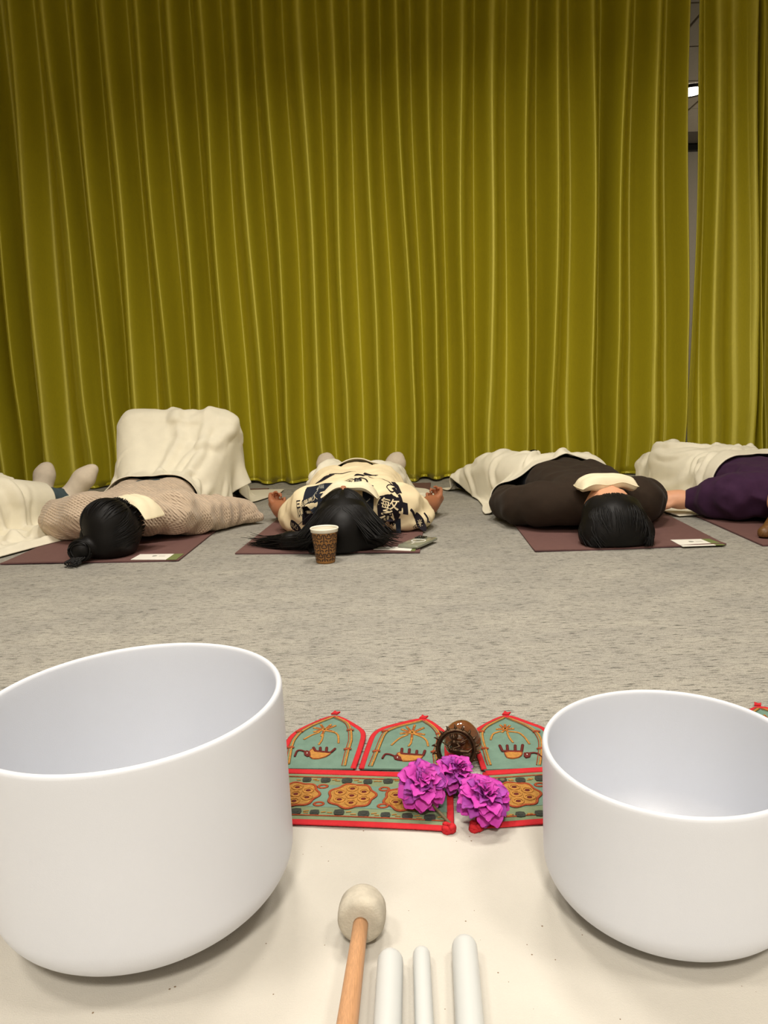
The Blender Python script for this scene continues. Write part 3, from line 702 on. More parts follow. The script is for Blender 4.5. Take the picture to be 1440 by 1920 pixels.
flap1 = dict(outline=gp([(518, 1447), (543, 1390), (560, 1375), (628, 1344), (679, 1374), (682, 1386), (675, 1410), (662, 1447)]),
    star=(gp([(609, 1375)])[0], gp([(602, 1365), (621, 1365), (588, 1371), (630, 1367), (627, 1379), (588, 1379), (603, 1387)])),
    droops=[gp([(609, 1376), (630, 1380), (635, 1386), (635, 1400)]), gp([(606, 1384), (604, 1394), (598, 1403)]), gp([(600, 1379), (584, 1385), (570, 1393)])],
    vines=[gp([(628, 1351), (652, 1362), (657, 1377), (658, 1395), (652, 1413), (648, 1430), (645, 1443)]), gp([(624, 1351), (586, 1366), (562, 1380), (550, 1395), (545, 1410), (540, 1440)])],
    eleph=(gp([(580, 1417), (586, 1411), (596, 1416), (612, 1418), (621, 1420), (612, 1426), (598, 1430), (586, 1430), (580, 1425)]),
        [gp([(588, 1409), (592, 1416), (620, 1419), (629, 1411)]), gp([(601, 1409), (601, 1417)]), gp([(613, 1409), (612, 1418)])],
        gp([(573, 1417), (564, 1414), (557, 1415), (553, 1426)]), gp([(570, 1418), (576, 1415), (582, 1418), (583, 1425), (576, 1426), (571, 1423)])))
flap2 = dict(outline=gp([(678, 1447), (690, 1410), (703, 1374), (793, 1352), (812, 1362), (832, 1378), (838, 1395), (839, 1449)]),
    star=(gp([(773, 1381)])[0], gp([(778, 1366), (763, 1369), (795, 1371), (797, 1384), (750, 1382), (772, 1394), (753, 1374)])),
    droops=[gp([(775, 1382), (794, 1389), (801, 1396), (803, 1406)]), gp([(772, 1390), (771, 1400), (766, 1406)]), gp([(765, 1384), (748, 1391), (734, 1404)])],
    vines=[gp([(790, 1358), (745, 1369), (722, 1379), (714, 1396), (706, 1417), (700, 1432), (695, 1444)]), gp([(796, 1359), (812, 1369), (824, 1384), (822, 1402), (815, 1418), (817, 1432), (818, 1444)])],
    eleph=(gp([(745, 1420), (752, 1418), (762, 1422), (780, 1422), (794, 1424), (790, 1430), (775, 1434), (756, 1435), (748, 1430)]),
        [gp([(754, 1411), (753, 1421), (794, 1424), (797, 1415)]), gp([(768, 1412), (767, 1422)]), gp([(782, 1415), (781, 1423)])],
        gp([(743, 1427), (732, 1422), (722, 1421), (717, 1430)]), gp([(738, 1426), (744, 1423), (752, 1428), (754, 1434), (746, 1433), (740, 1431)])))
flap3 = dict(outline=gp([(908, 1449), (900, 1425), (890, 1400), (887, 1377), (948, 1345), (990, 1361), (1021, 1372), (1032, 1392), (1026, 1446)]),
    star=(gp([(947, 1374)])[0], gp([(938, 1366), (956, 1367), (930, 1374), (964, 1373), (941, 1380), (954, 1379), (947, 1365)])),
    droops=[gp([(952, 1378), (974, 1380), (985, 1390), (993, 1402)]), gp([(951, 1380), (955, 1390), (962, 1399)]), gp([(938, 1378), (924, 1382), (920, 1394)])],
    vines=[gp([(945, 1352), (912, 1368), (902, 1380), (904, 1395), (909, 1412), (914, 1430), (918, 1442)]), gp([(952, 1353), (985, 1366), (1006, 1380), (1014, 1396), (1014, 1412), (1012, 1430), (1010, 1442)])],
    eleph=(gp([(946, 1419), (956, 1417), (970, 1418), (980, 1418), (978, 1424), (972, 1428), (960, 1430), (950, 1428)]),
        [gp([(937, 1405), (942, 1416), (978, 1417), (980, 1404)]), gp([(951, 1405), (952, 1416)]), gp([(966, 1405), (966, 1416)])],
        gp([(993, 1420), (1002, 1419), (1010, 1421), (1016, 1429)]), gp([(982, 1420), (990, 1419), (996, 1421), (994, 1427), (986, 1429), (982, 1425)])))

def hanging(label, band_top, band_bot, flaps, meds, mirrors, ovals, brights=()):
    ct = np.mean(np.array(band_top + band_bot), 0); H = Hanging(label, ct)
    H.patch('band', band_top + band_bot[::-1], 0.0034, 0.0050, MT['sage'])
    inset = [(np.array(a) * 0.88 + np.array(b) * 0.12) for a, b in zip(band_top, band_bot)]
    low = [(np.array(a) * 0.12 + np.array(b) * 0.88) for a, b in zip(band_top, band_bot)]
    H.patch('band_field', [tuple(np.array(a) * 0.72 + np.array(b) * 0.28) for a, b in zip(band_top, band_bot)] + [tuple(np.array(a) * 0.28 + np.array(b) * 0.72) for a, b in zip(band_top, band_bot)][::-1], 0.0046, 0.0054, MT['teal'])
    H.line('binding', [band_top], 0.0135, 0.0050, MT['red'], None, 0.24, 8); H.line('binding', [band_bot], 0.0125, 0.0050, MT['red'], None, 0.26, 8)
    for P in (inset, low): H.line('edge_stitch', [P], 0.0022, 0.0056, MT['rust'])
    H.line('end_binding', [[band_top[0], band_bot[0]]], 0.009, 0.0050, MT['red'], None, 0.35, 8); H.line('end_binding', [[band_top[-1], band_bot[-1]]], 0.009, 0.0050, MT['red'], None, 0.35, 8)
    for f, dx in flaps: H.dx = dx; H.flap(**f)
    H.dx = 0.0
    for k, c in enumerate(meds): H.medallion(c, ph=k * 0.7)
    for k, c in enumerate(mirrors): H.mirror(c, 0.0066 + 0.0012 * ((k * 7) % 3) / 2, k in brights)
    for c in ovals: H.oval(c)
    return H
tl = gp([(530, 1452), (640, 1455), (765, 1459), (843, 1462)]); bl_ = gp([(532, 1547), (650, 1551), (780, 1557), (845, 1561)])
tl = [(-0.46, 1.02), (-0.30, 1.006)] + tl; bl_ = [(-0.45, 0.882), (-0.29, 0.876)] + bl_
H1 = hanging('teal embroidered hanging with scarlet binding, two elephant flaps, its end under the flowers', tl, bl_, [(flap1, 0), (flap2, 0), (flap2, -0.292), (flap2, -0.437)],
    gp([(660, 1500), (555, 1497), (765, 1505)]) + [(-0.225, 0.94), (-0.31, 0.945)], gp([(576, 1469), (611, 1470), (651, 1471), (690, 1473), (728, 1472), (555, 1529), (590, 1531), (636, 1531), (682, 1534), (723, 1536), (764, 1538), (806, 1541)]) + [(-0.19, 0.98), (-0.26, 0.984), (-0.33, 0.985)], gp([(606, 1482), (598, 1515), (721, 1487), (718, 1519)]))
tr_ = gp([(911, 1456), (960, 1453), (1016, 1449)]) + [(0.36, 0.972), (0.66, 0.972)]; br_ = gp([(896, 1556), (960, 1552), (1016, 1547)]) + [(0.36, 0.848), (0.66, 0.85)]
H2 = hanging('teal embroidered hanging with scarlet binding, running behind the smaller bowl', tr_, br_, [(flap3, 0), (flap3, 0.135), (flap3, 0.27), (flap3, 0.402)],
    gp([(968, 1497)]) + [(0.30, 0.91), (0.40, 0.91), (0.50, 0.91), (0.60, 0.91)], gp([(942, 1470), (976, 1470), (1013, 1467), (976, 1535), (1013, 1533), (935, 1538)]) + [(0.27, 0.952), (0.34, 0.952), (0.41, 0.952), (0.55, 0.952)], gp([(1012, 1479)]), brights=(0,))
for Hx, px in ((H1, (842, 1563)), (H2, (893, 1560))):
    c = np.array(G(*px)) - Hx.base; m = MB()
    for k in range(4):
        a = k * 1.6; m.add(*tube([c + np.array([0.006 * math.cos(a + t), 0.0045 * math.sin(a + t), 0.004 + 0.0015 * k + 0.002 * math.sin(2 * t)]) for t in np.linspace(0, 4.2, 9)], 0.0032, 8))
    m.build('corner_knot', MT['red'], Hx.root)

# ------------------------------------------------------------------ stone, dancing figurine, flowers
st = thing('polished_stone', 'polished brown stone egg behind the bronze dancer', 'stone', (0.099, 1.012, 0.0))
V, F = lathe([(0.0008, 0.0045), (0.010, 0.0050), (0.019, 0.010), (0.0255, 0.019), (0.0275, 0.029), (0.0262, 0.039), (0.021, 0.050), (0.013, 0.0570), (0.006, 0.060), (0.0008, 0.0605)], 48)
V = [(x * 1.0 + 0.0015 * math.sin(z * 90), y * 0.8 + 0.001 * math.sin(x * 150), z) for x, y, z in V]; o = mesh_obj('stone_body', V, F, MT['stone'], st); modifier(o, 'SUBSURF', levels=1, render_levels=1)

def dancer():
    root = thing('dancer_figurine', 'small dark bronze dancer inside a spiked ring, leaning on the brown stone', 'figurine', (0.0865, 0.974, 0.005))
    R = 0.0255; lean = math.radians(-14); rz = math.radians(-6)
    Mx = Matrix.Rotation(rz, 3, 'Z') @ Matrix.Rotation(lean, 3, 'X')
    def P(u, v, d=0.0): return np.array(Mx @ Vector((u * R, d, v * R + R + 0.004)))      # ring plane: u across, v up
    a = np.linspace(0, 2 * math.pi, 49); m = MB(); V, F = tube([P(math.cos(t), math.sin(t)) for t in a], 0.0028, 10, cap=False); m.add(V, F); m.build('ring', MT['bronze'], root)
    m = MB(); m.add(*tube([P(0.86 * math.cos(t), 0.86 * math.sin(t), -0.0008) for t in a], 0.0009, 6, cap=False)); m.build('inner_ring', MT['bronze'], root)
    for k in range(18):
        t = 2 * math.pi * (k + 0.5) / 18
        if abs(t - 1.5 * math.pi) < 0.25: continue
        V, F = tube([P(r * math.cos(t + s), r * math.sin(t + s)) for r, s in ((1.02, 0), (1.13, 0.01), (1.24, 0.03), (1.33, 0.06))], [0.0026, 0.0022, 0.0013, 0.0003], 7)
        mesh_obj('flame_spike', V, F, MT['bronze'], root)
    def L(pts, rs):
        return [('c', P(*pts[i]), rs[i] * R, P(*pts[i + 1]), rs[i + 1] * R) for i in range(len(pts) - 1)]
    f = -0.0005
    pr = [('e', P(-0.12, 0.60, f), (0.12 * R, 0.12 * R, 0.145 * R)), ('c', P(-0.12, 0.68, f), 0.09 * R, P(-0.12, 0.80, f), 0.05 * R)]
    pr += L([(-0.12, 0.5), (-0.11, 0.36), (-0.10, 0.15), (-0.13, -0.03)], [0.06, 0.15, 0.11, 0.16])
    pr += L([(-0.22, 0.38), (-0.46, 0.22), (-0.62, 0.30), (-0.80, 0.40)], [0.07, 0.06, 0.05, 0.04])
    pr += L([(-0.20, 0.34), (-0.40, 0.12, -0.002), (-0.26, 0.0, -0.006)], [0.07, 0.055, 0.04])
    pr += L([(0.0, 0.40), (0.30, 0.36), (0.46, 0.44), (0.62, 0.56)], [0.07, 0.06, 0.05, 0.04])
    pr += L([(0.0, 0.34), (0.22, 0.18, -0.003), (-0.1, 0.10, -0.006)], [0.065, 0.055, 0.04])
    pr += L([(-0.04, -0.05), (0.26, -0.10, -0.003), (0.62, -0.12, -0.004), (0.86, 0.06, -0.003)], [0.13, 0.11, 0.08, 0.05])
    pr += L([(-0.12, -0.08), (0.18, -0.24, -0.001), (0.36, -0.42, -0.002), (0.22, -0.80), (0.30, -0.86, -0.003)], [0.14, 0.13, 0.11, 0.07, 0.05])
    pr += L([(-0.30, -0.06), (0.06, -0.14)], [0.13, 0.13])
    soft_obj('dancer_body', [(pr, 0.0009)], MT['bronze'], root, vox=0.0009, kmix=0.001)
    m = MB(); m.add(*tube([P(-0.12 + 0.19 * math.cos(t), 0.68 + 0.19 * math.sin(t), 0.0006) for t in np.linspace(0, 2 * math.pi, 25)], 0.0009, 6, cap=False)); m.build('halo', MT['bronze'], root)
    V, F = box((0, 0, 0), (0.030, 0.016, 0.006), bev=0.0015); V = [np.array(v) + [0, 0, 0.003] for v in V]; mesh_obj('pedestal', V, F, MT['bronze'], root)
dancer()

def petal_mesh(name, mat, L, W, cup, curl):
    nu, nv = 7, 7; V = []
    for j in range(nv):
        t = j / (nv - 1); wd = W * (0.30 + 0.70 * math.sin(math.pi / 2 * min(1, t / 0.62))) * (1.0 if t < 0.62 else max(0.0, 1 - ((t - 0.62) / 0.40) ** 2.4) ** 0.5)
        for i in range(nu):
            s = i / (nu - 1) * 2 - 1
            x = s * wd / 2; y = L * t - (0.06 * L * abs(s) ** 2 if t > 0.8 else 0)
            z = cup * (s * s) * W * 0.5 + curl * L * (0.55 * math.sin(t * 2.2) - 0.75 * t * t) + 0.03 * L * math.sin(9 * s + 4 * t)
            V.append((x, y, z))
    me = bpy.data.meshes.new(name); me.from_pydata(V, [], grid_faces(nu, nv)); me.polygons.foreach_set('use_smooth', [True] * len(me.polygons)); me.materials.append(mat); return me
PET = [petal_mesh('petal', MT['petal'], 0.018, 0.019, 0.30, 0.5), petal_mesh('petal', MT['petal_dark'], 0.017, 0.017, 0.4, 0.6), petal_mesh('petal', MT['petal'], 0.013, 0.014, 0.5, 0.8), petal_mesh('petal', MT['petal_dark'], 0.012, 0.012, 0.6, 0.8)]
def blossom(c, rad, axis, n, label, seed, dark=0.5, stem=None):
    rg = random.Random(seed); root = thing('blossom', label, 'flower', (c[0], c[1], 0.005), 'magenta blossoms by the figurine')
    ax = Vector(axis).normalized(); q = Vector((0, 0, 1)).rotation_difference(ax); h = c[2]
    ctr = Vector((0, 0, h))
    for k in range(n):
        t = (k + 0.5) / n; el = 1.52 - 2.05 * t ** 0.8; az = k * 2.39996 + rg.uniform(-0.3, 0.3)
        d = Vector((math.cos(el) * math.cos(az), math.cos(el) * math.sin(az), math.sin(el)))
        sz = rad / 0.036
        me = PET[1 if rg.random() < dark else 0] if t > 0.3 else PET[3 if rg.random() < dark else 2]
        o = bpy.data.objects.new('petal', me); COL.objects.link(o); o.parent = root
        yv = q @ (d + Vector((rg.uniform(-.25, .25), rg.uniform(-.25, .25), rg.uniform(-.15, .15)))).normalized()
        nrm = q @ (Vector((0, 0, 1)) if el < 1.1 else Vector((-math.cos(az), -math.sin(az), 0.4)))
        if nrm.length < 1e-3: nrm = Vector((0, 0, 1))
        xv = yv.cross(nrm).normalized(); zv = xv.cross(yv)
        s = sz * rg.uniform(0.85, 1.12)
        start = ctr + (q @ d) * rad * (0.42 if t > 0.3 else 0.40)
        Mm = Matrix((xv * s, yv * s, zv * s)).transposed().to_4x4(); Mm.translation = start
        tip = start + yv * 0.021 * s
        if tip.z < 0.001: Mm.translation.z += 0.001 - tip.z
        o.matrix_local = Mm
    V, F = lathe([(0.0005, -0.5), (0.35, -0.4), (0.5, 0.0), (0.42, 0.25), (0.0005, 0.4)], 16); V = [np.array(q @ (Vector(v) * rad)) + np.array(ctr) for v in V]; mesh_obj('flower_heart', V, F, MT['petal_dark'], root)
    if stem:
        b = np.array([c[0], c[1], 0.005]); P = [np.array(p) - b for p in stem]; V, F = tube(smooth_line(P, 6), np.linspace(0.0016, 0.0021, 3 * 6 - 5 if len(P) == 3 else (len(P) - 1) * 6 + 1), 8); mesh_obj('stem', V, F, MT['stem'], root)
    return root
blossom((0.036, 0.890, 0.027), 0.036, (0.15, -0.55, 0.8), 62, 'large magenta blossom with a cut stem lying on the sage band', 3, 0.3, stem=[(0.044, 0.880, 0.016), (0.056, 0.860, 0.011), (0.069, 0.836, 0.008)])
blossom((0.080, 0.922, 0.022), 0.032, (0.25, -0.2, 1.0), 52, 'violet-pink blossom in front of the bronze dancer', 5, 0.7)
blossom((0.107, 0.851, 0.026), 0.037, (0.2, -0.35, 0.9), 62, 'ruffled magenta blossom over the scarlet corner knot, nearest the smaller bowl', 8, 0.4)

# ------------------------------------------------------------------ people
def limb(pts, rs): return [('c', pts[i], rs[i], pts[i + 1], rs[i + 1]) for i in range(len(pts) - 1)]
def head_prims(c=(0, 0.115, 0.105), turn=0.0, nod=0.0):
    ct, stn = math.cos(turn), math.sin(turn); R = np.array([[ct, 0, stn], [0, 1, 0], [-stn, 0, ct]])
    cn, sn = math.cos(nod), math.sin(nod); R = R @ np.array([[1, 0, 0], [0, cn, -sn], [0, sn, cn]])
    c = np.array(c); T = lambda p: c + R @ np.array(p)
    pr = [('e', T((0, -0.020, -0.006)), (0.073, 0.093, 0.090), R), ('e', T((0, 0.030, 0.020)), (0.060, 0.082, 0.068), R), ('c', T((0, 0.088, 0.045)), 0.024, T((0, 0.092, 0.052)), 0.022),
          ('c', T((-0.045, 0.055, 0.01)), 0.022, T((-0.012, 0.088, 0.042)), 0.022), ('c', T((0.045, 0.055, 0.01)), 0.022, T((0.012, 0.088, 0.042)), 0.022)]
    fine = [('c', T((0, 0.008, 0.084)), 0.009, T((0, 0.040, 0.102)), 0.012), ('e', T((0, 0.066, 0.086)), (0.022, 0.005, 0.009), R), ('e', T((0, 0.075, 0.085)), (0.018, 0.005, 0.009), R)]
    for s in (-1, 1):
        fine += [('e', T((s * 0.076, 0.012, -0.004)), (0.010, 0.031, 0.020), R), ('e', T((s * 0.030, 0.004, 0.078)), (0.015, 0.009, 0.008), R), ('c', T((s * 0.014, -0.012, 0.083)), 0.007, T((s * 0.044, -0.012, 0.072)), 0.006), ('e', T((s * 0.009, 0.042, 0.094)), (0.008, 0.007, 0.008), R)]
    return pr, fine, T
def torso_prims(w=1.0, dx=0.0):
    pr = []
    for s in (-1, 1):
        pr += [('c', (dx + s * 0.075 * w, 0.36, 0.100), 0.088, (dx + s * 0.065 * w, 0.58, 0.098), 0.084), ('c', (dx + s * 0.065 * w, 0.58, 0.098), 0.084, (dx + s * 0.078 * w, 0.80, 0.098), 0.090), ('c', (dx + s * 0.05, 0.30, 0.095), 0.055, (dx + s * 0.165, 0.335, 0.085), 0.055)]
    pr += [('c', (0, 0.19, 0.085), 0.052, (dx, 0.30, 0.09), 0.058), ('c', (dx, 0.34, 0.10), 0.085, (dx, 0.80, 0.10), 0.085)]
    return pr
def foot_prims(ank, toe, grow_=0.0):
    a = np.array(ank, float); t = np.array(toe, float); d = t - a; d /= np.linalg.norm(d)
    heel = a - d * 0.035 + np.array([0, 0.02, -0.005]); ball = a + (t - a) * 0.72
    return [('c', heel, 0.030 + grow_, a, 0.036 + grow_), ('c', heel, 0.029 + grow_, ball, 0.034 + grow_), ('c', a, 0.035 + grow_, ball, 0.033 + grow_), ('c', ball + [0.018, 0, 0], 0.027 + grow_, t + [0.012, 0, 0], 0.019 + grow_), ('c', ball - [0.018, 0, 0], 0.025 + grow_, t - [0.014, 0, 0.008], 0.017 + grow_)]
def hand_prims(wr, d, n, side=1, curl=0.7, s=1.0):
    wr = np.array(wr, float); d = np.array(d, float) / np.linalg.norm(d); n = np.array(n, float); n -= d * (n @ d); n /= np.linalg.norm(n); l = np.cross(d, n) * side
    palm = [('c', wr, 0.026 * s, wr + d * 0.03 * s, 0.024 * s)]; fing = []
    for k, (o, ln, cu) in enumerate(((0.030, 0.95, 0.85), (0.010, 1.05, 1.0), (-0.010, 0.98, 1.1), (-0.029, 0.80, 1.2))):
        kn = wr + d * (0.088 - 0.006 * abs(k - 1)) * s + l * o * s; palm.append(('c', wr + d * 0.02 * s + l * o * 0.5 * s, 0.015 * s, kn, 0.0125 * s))
        p, ang = kn, 0.0
        for q, seg in enumerate((0.042, 0.027, 0.020)):
            ang += curl * cu * (0.75, 1.0, 0.7)[q]; v = d * math.cos(ang) + n * math.sin(ang) + l * 0.10 * o / 0.03 * (1 if q == 0 else 0)
            p2 = p + v * seg * ln * s; fing.append(('c', p, (0.0098 - 0.0010 * q) * s, p2, (0.0090 - 0.0011 * q) * s)); p = p2
    b = wr + d * 0.028 * s + l * 0.022 * s; m = b + (d * 0.62 + l * 0.62 + n * 0.25) * 0.042 * s; t1 = m + (d * 0.85 + l * 0.15 + n * 0.5) * 0.032 * s; t2 = t1 + (d * 0.9 - l * 0.15 + n * 0.45) * 0.022 * s
    fing += [('c', b, 0.017 * s, m, 0.0125 * s), ('c', m, 0.0118 * s, t1, 0.0098 * s), ('c', t1, 0.0098 * s, t2, 0.0076 * s)]
    return palm, fing
def hair_mass(parent, base, starts, flow, sdf, mat, steps=16, step=0.013, rad=0.0019, zmin=0.004, lift=0.0030, vox=0.006, jitter=0.12, seed=1, k=0.03, extra=None, wr=None):
    rg = np.random.default_rng(seed); V0, Q0 = soft_solid([(base, k)], vox, floor=0.003, wr=wr); m = MB(); m.add(V0, Q0.tolist())
    P = np.array(starts, float); n = len(P); jit = rg.normal(size=(n, 3)) * jitter; path = []; ln = rg.uniform(0.55, 1.0, n)
    for s in range(steps):
        d = sd_all(sdf, P)
        g = sd_grad(sdf, P); P = P - g * np.clip(d - lift, -0.02, 0.004)[:, None]
        P[:, 2] = np.maximum(P[:, 2], zmin); path.append(P.copy())
        v = flow(P, s) + jit * (0.4 + 0.6 * s / steps); v /= np.linalg.norm(v, axis=1, keepdims=True) + 1e-9
        near = sd_all(sdf, P) < 0.01
        vt = v - g * np.minimum((v * g).sum(1, keepdims=True), 0.0); vt = np.where(near[:, None], vt, v); vt[:, 2] = np.where(P[:, 2] <= zmin + 1e-4, np.maximum(vt[:, 2], 0), vt[:, 2])
        vt /= np.linalg.norm(vt, axis=1, keepdims=True) + 1e-9
        P = P + vt * step * ln[:, None]
    path = np.array(path)
    tap = np.minimum(1, np.linspace(1.15, 0.12, steps) * 1.4)
    for i in range(n): m.add(*tube(path[:, i], tap * rad * rg.uniform(0.7, 1.3), 5, cap=False))
    if extra:
        for e in extra: m.add(*e)
    return m.build('hair', mat, parent)
def eye_pillow(center, wdt, dep, th, label, rz=0.0, droop=0.5, tip=0.0, prop=None, twist=0.0):
    nu, nv = 26, 14; V = []; rg = np.random.default_rng(int(abs(center[0]) * 997))
    c, s = math.cos(rz), math.sin(rz); ph = rg.uniform(0, 6, 4)
    def pt(u, v, sd):
        e = (1 - abs(u) ** 6) ** 0.4 * (1 - abs(v) ** 5) ** 0.45
        puff = th * 0.5 * e * (1 + 0.16 * math.sin(5 * u + ph[0]) + 0.12 * math.sin(7 * v + 3 * u + ph[1]))
        x = u * wdt / 2 * (1 - 0.05 * v * v); y = v * dep / 2 * (1 + 0.10 * math.sin(2.2 * u + ph[2]) + 0.05 * abs(u) ** 3)
        z = -droop * wdt * 0.5 * u * u * (0.8 + 0.2 * u * tip) + twist * u * v * dep + 0.004 * math.sin(6 * u + ph[3]) + sd * puff
        return (c * x - s * y, s * x + c * y, z)
    top = [pt(u, v, 1) for v in np.linspace(-1, 1, nv) for u in np.linspace(-1, 1, nu)]; bot = [pt(u, v, -1) for v in np.linspace(-1, 1, nv) for u in np.linspace(-1, 1, nu)]
    n = nu * nv; F = grid_faces(nu, nv) + [tuple(i + n for i in f[::-1]) for f in grid_faces(nu, nv)]
    ring = list(range(nu)) + [j * nu + nu - 1 for j in range(1, nv)] + [n - 1 - i for i in range(1, nu)] + [j * nu for j in range(nv - 2, 0, -1)]
    for a, b in zip(ring, ring[1:] + ring[:1]): F.append((b, a, a + n, b + n))
    root = thing('eye_pillow', label, 'eye pillow', center, 'cream eye pillows on the faces')
    o = mesh_obj('pouch', top + bot, F, MT['pillow'], root); modifier(o, 'SUBSURF', levels=1, render_levels=1)
    seam = [tuple(np.array(top[i]) * 0.5 + np.array(bot[i]) * 0.5) for i in ring + ring[:1]]; m = MB(); m.add(*tube(seam, 0.0013, 5, cap=False)); m.build('seam', MT['pillow'], root)
    return root

def person(name_label, org, rz=0.0):
    return thing('person', name_label, 'person', (org[0], org[1], 0.006), 'people lying on their backs', rz)

BODY_K = 0.035
HEAD_DROP = 0.024
def drop(prims, dz=HEAD_DROP): return [('c', np.asarray(p[1], float) - [0, 0, dz], p[2], np.asarray(p[3], float) - [0, 0, dz], p[4]) if p[0] == 'c' else ('e', np.asarray(p[1], float) - [0, 0, dz]) + tuple(p[2:]) for p in prims]
def drop_pts(P, dz=HEAD_DROP): return np.asarray(P, float) - [0, 0, dz]
# ---- the one in the oatmeal knit, knees up -------------------------------
o1 = (-0.92, 2.415)
p1 = person('person in oatmeal knit sweater with black bun, knees raised under a blanket', o1)
hp, hf, HT1 = head_prims((0.015, 0.112, 0.105 - HEAD_DROP), turn=0.38)
tor = torso_prims()
armL1 = limb([(-0.165, 0.335, 0.085), (-0.315, 0.46, 0.055), (-0.30, 0.68, 0.05)], [0.05, 0.038, 0.027]); armR1 = limb([(0.165, 0.335, 0.085), (0.245, 0.48, 0.055), (0.335, 0.60, 0.04)], [0.05, 0.038, 0.027])
legs1 = []
for s, kx, kz in ((-1, -0.155, 0.372), (1, 0.205, 0.358)): legs1 += limb([(s * 0.09, 0.80, 0.10), (kx, 0.99, kz), (kx * 0.95, 1.225, 0.075)], [0.085, 0.058, 0.038])
feet1 = foot_prims((-0.15, 1.225, 0.055), (-0.16, 1.36, 0.02)) + foot_prims((0.176, 1.225, 0.055), (0.19, 1.36, 0.02))
pa, fa = hand_prims((-0.30, 0.68, 0.05), (0.05, 1, 0), (0, 0, -1), 1, 0.35); pb, fb = hand_prims((0.335, 0.60, 0.04), (0.4, 1, 0), (0, 0, -1), -1, 0.5, 0.8)
soft_obj('body', [(hp + grow(tor, -0.014) + grow(armL1 + armR1, -0.006) + grow(legs1, -0.010) + grow(feet1, -0.008) + pa + pb, BODY_K), (hf, 0.006), (fa + fb, 0.003)], MT['skin'], p1, vox=0.0075, floor=0.001)
sw1 = [('c', (-0.065, 0.30, 0.10), 0.078, (-0.075, 0.60, 0.098), 0.096), ('c', (0.065, 0.30, 0.10), 0.078, (0.075, 0.60, 0.098), 0.096), ('c', (0, 0.34, 0.108), 0.094, (0, 0.68, 0.095), 0.092), ('c', (-0.05, 0.29, 0.10), 0.07, (-0.16, 0.34, 0.10), 0.082), ('c', (0.05, 0.29, 0.10), 0.07, (0.16, 0.34, 0.10), 0.082), ('c', (0, 0.225, 0.105), 0.070, (0, 0.27, 0.11), 0.078)]
sw1 += limb([(-0.16, 0.34, 0.095), (-0.27, 0.40, 0.072), (-0.33, 0.48, 0.064), (-0.30, 0.70, 0.055)], [0.084, 0.076, 0.072, 0.05]) + limb([(0.16, 0.34, 0.095), (0.22, 0.42, 0.07), (0.27, 0.50, 0.062), (0.335, 0.585, 0.05)], [0.084, 0.074, 0.068, 0.056]) + [('e', (0.252, 0.475, 0.066), (0.066, 0.048, 0.066)), ('e', (0.350, 0.600, 0.046), (0.064, 0.042, 0.046)), ('c', (0.335, 0.585, 0.05), 0.046, (0.385, 0.635, 0.032), 0.034), ('c', (0.37, 0.60, 0.03), 0.03, (0.42, 0.60, 0.022), 0.018)]
soft_obj('sweater', [(sw1, 0.016)], MT['knit'], p1, vox=0.0075, wr=wrinkle_field(11, 0.0075, 0.12), floor=0.001)
soft_obj('trousers', [(grow(legs1, 0.014) + grow([t for t in tor if t[0] == 'c' and t[3][1] > 0.75], 0.006), 0.02)], MT['jeans'], p1, vox=0.011, floor=0.001, wr=wrinkle_field(12, 0.004, 0.08))
for i in (0, 1): soft_obj('sock', [(grow(feet1[5 * i:5 * i + 5], 0.005), 0.025)], MT['sock'], p1, vox=0.008, floor=0.001)
cap1 = [('e', HT1((0, -0.024, -0.008)), (0.082, 0.104, 0.098)), ('e', HT1((0, -0.03, -0.03)), (0.088, 0.094, 0.075)), ('e', HT1((-0.02, -0.05, 0.03)), (0.075, 0.075, 0.068))]
bun = np.array([-0.052, -0.012, 0.040]); cap1 += [('e', bun, (0.040, 0.036, 0.038)), ('c', bun + [-0.01, -0.015, -0.022], 0.016, bun + [-0.022, -0.035, -0.032], 0.007)]
cap1 = grow(cap1[:3], 0.005) + cap1[3:]
st1 = []
for i in range(330):
    a = rng.uniform(-1.5, 1.5); e = rng.uniform(-0.2, 1.0); d = np.array([math.sin(a) * 0.09, 0.055 - 0.05 * abs(math.sin(a)) * 0 - 0.05 * e, math.cos(a) * 0.11]); st1.append(HT1(d + [0, -0.02, 0]))
def flow1(P, s): v = (bun + [0, 0.0, 0.005]) - P; return v / (np.linalg.norm(v, axis=1, keepdims=True) + 1e-6) + np.array([0, -0.25, 0])
coils = []
for k in range(26):
    t0 = rng.uniform(0, 6.28); tl_ = rng.normal(size=3) * 0.25; r = 0.024 + 0.013 * rng.random(); ts = np.linspace(t0, t0 + 3.6, 18)
    P = np.stack([bun[0] + r * np.cos(ts) * 1.02, bun[1] + 0.030 * np.sin(0.7 * ts + k) * 0.6 - 0.012, bun[2] + r * np.sin(ts) * 0.95], -1); P[:, 2] = np.maximum(P[:, 2], 0.004); coils.append(tube(P, 0.0030, 5))
for k in range(14):
    e = bun + np.array([-0.035 + 0.05 * rng.random(), -0.05 - 0.035 * rng.random(), -0.040]); P = smooth_line([bun + [rng.normal() * .015, -0.03, -0.02], bun + [-0.012 + rng.normal() * .02, -0.045, -0.035], e], 6); coils.append(tube(P, np.linspace(0.004, 0.0008, len(P)), 5))
hair_mass(p1, cap1, st1, flow1, cap1, MT['hair'], steps=14, step=0.012, extra=coils, seed=4, k=0.012)
eye_pillow((o1[0] + 0.062, o1[1] + 0.160, 0.182), 0.20, 0.085, 0.026, 'cream eye pillow slipping off the face of the bun-haired person', rz=-0.42, droop=0.62, tip=1.0)

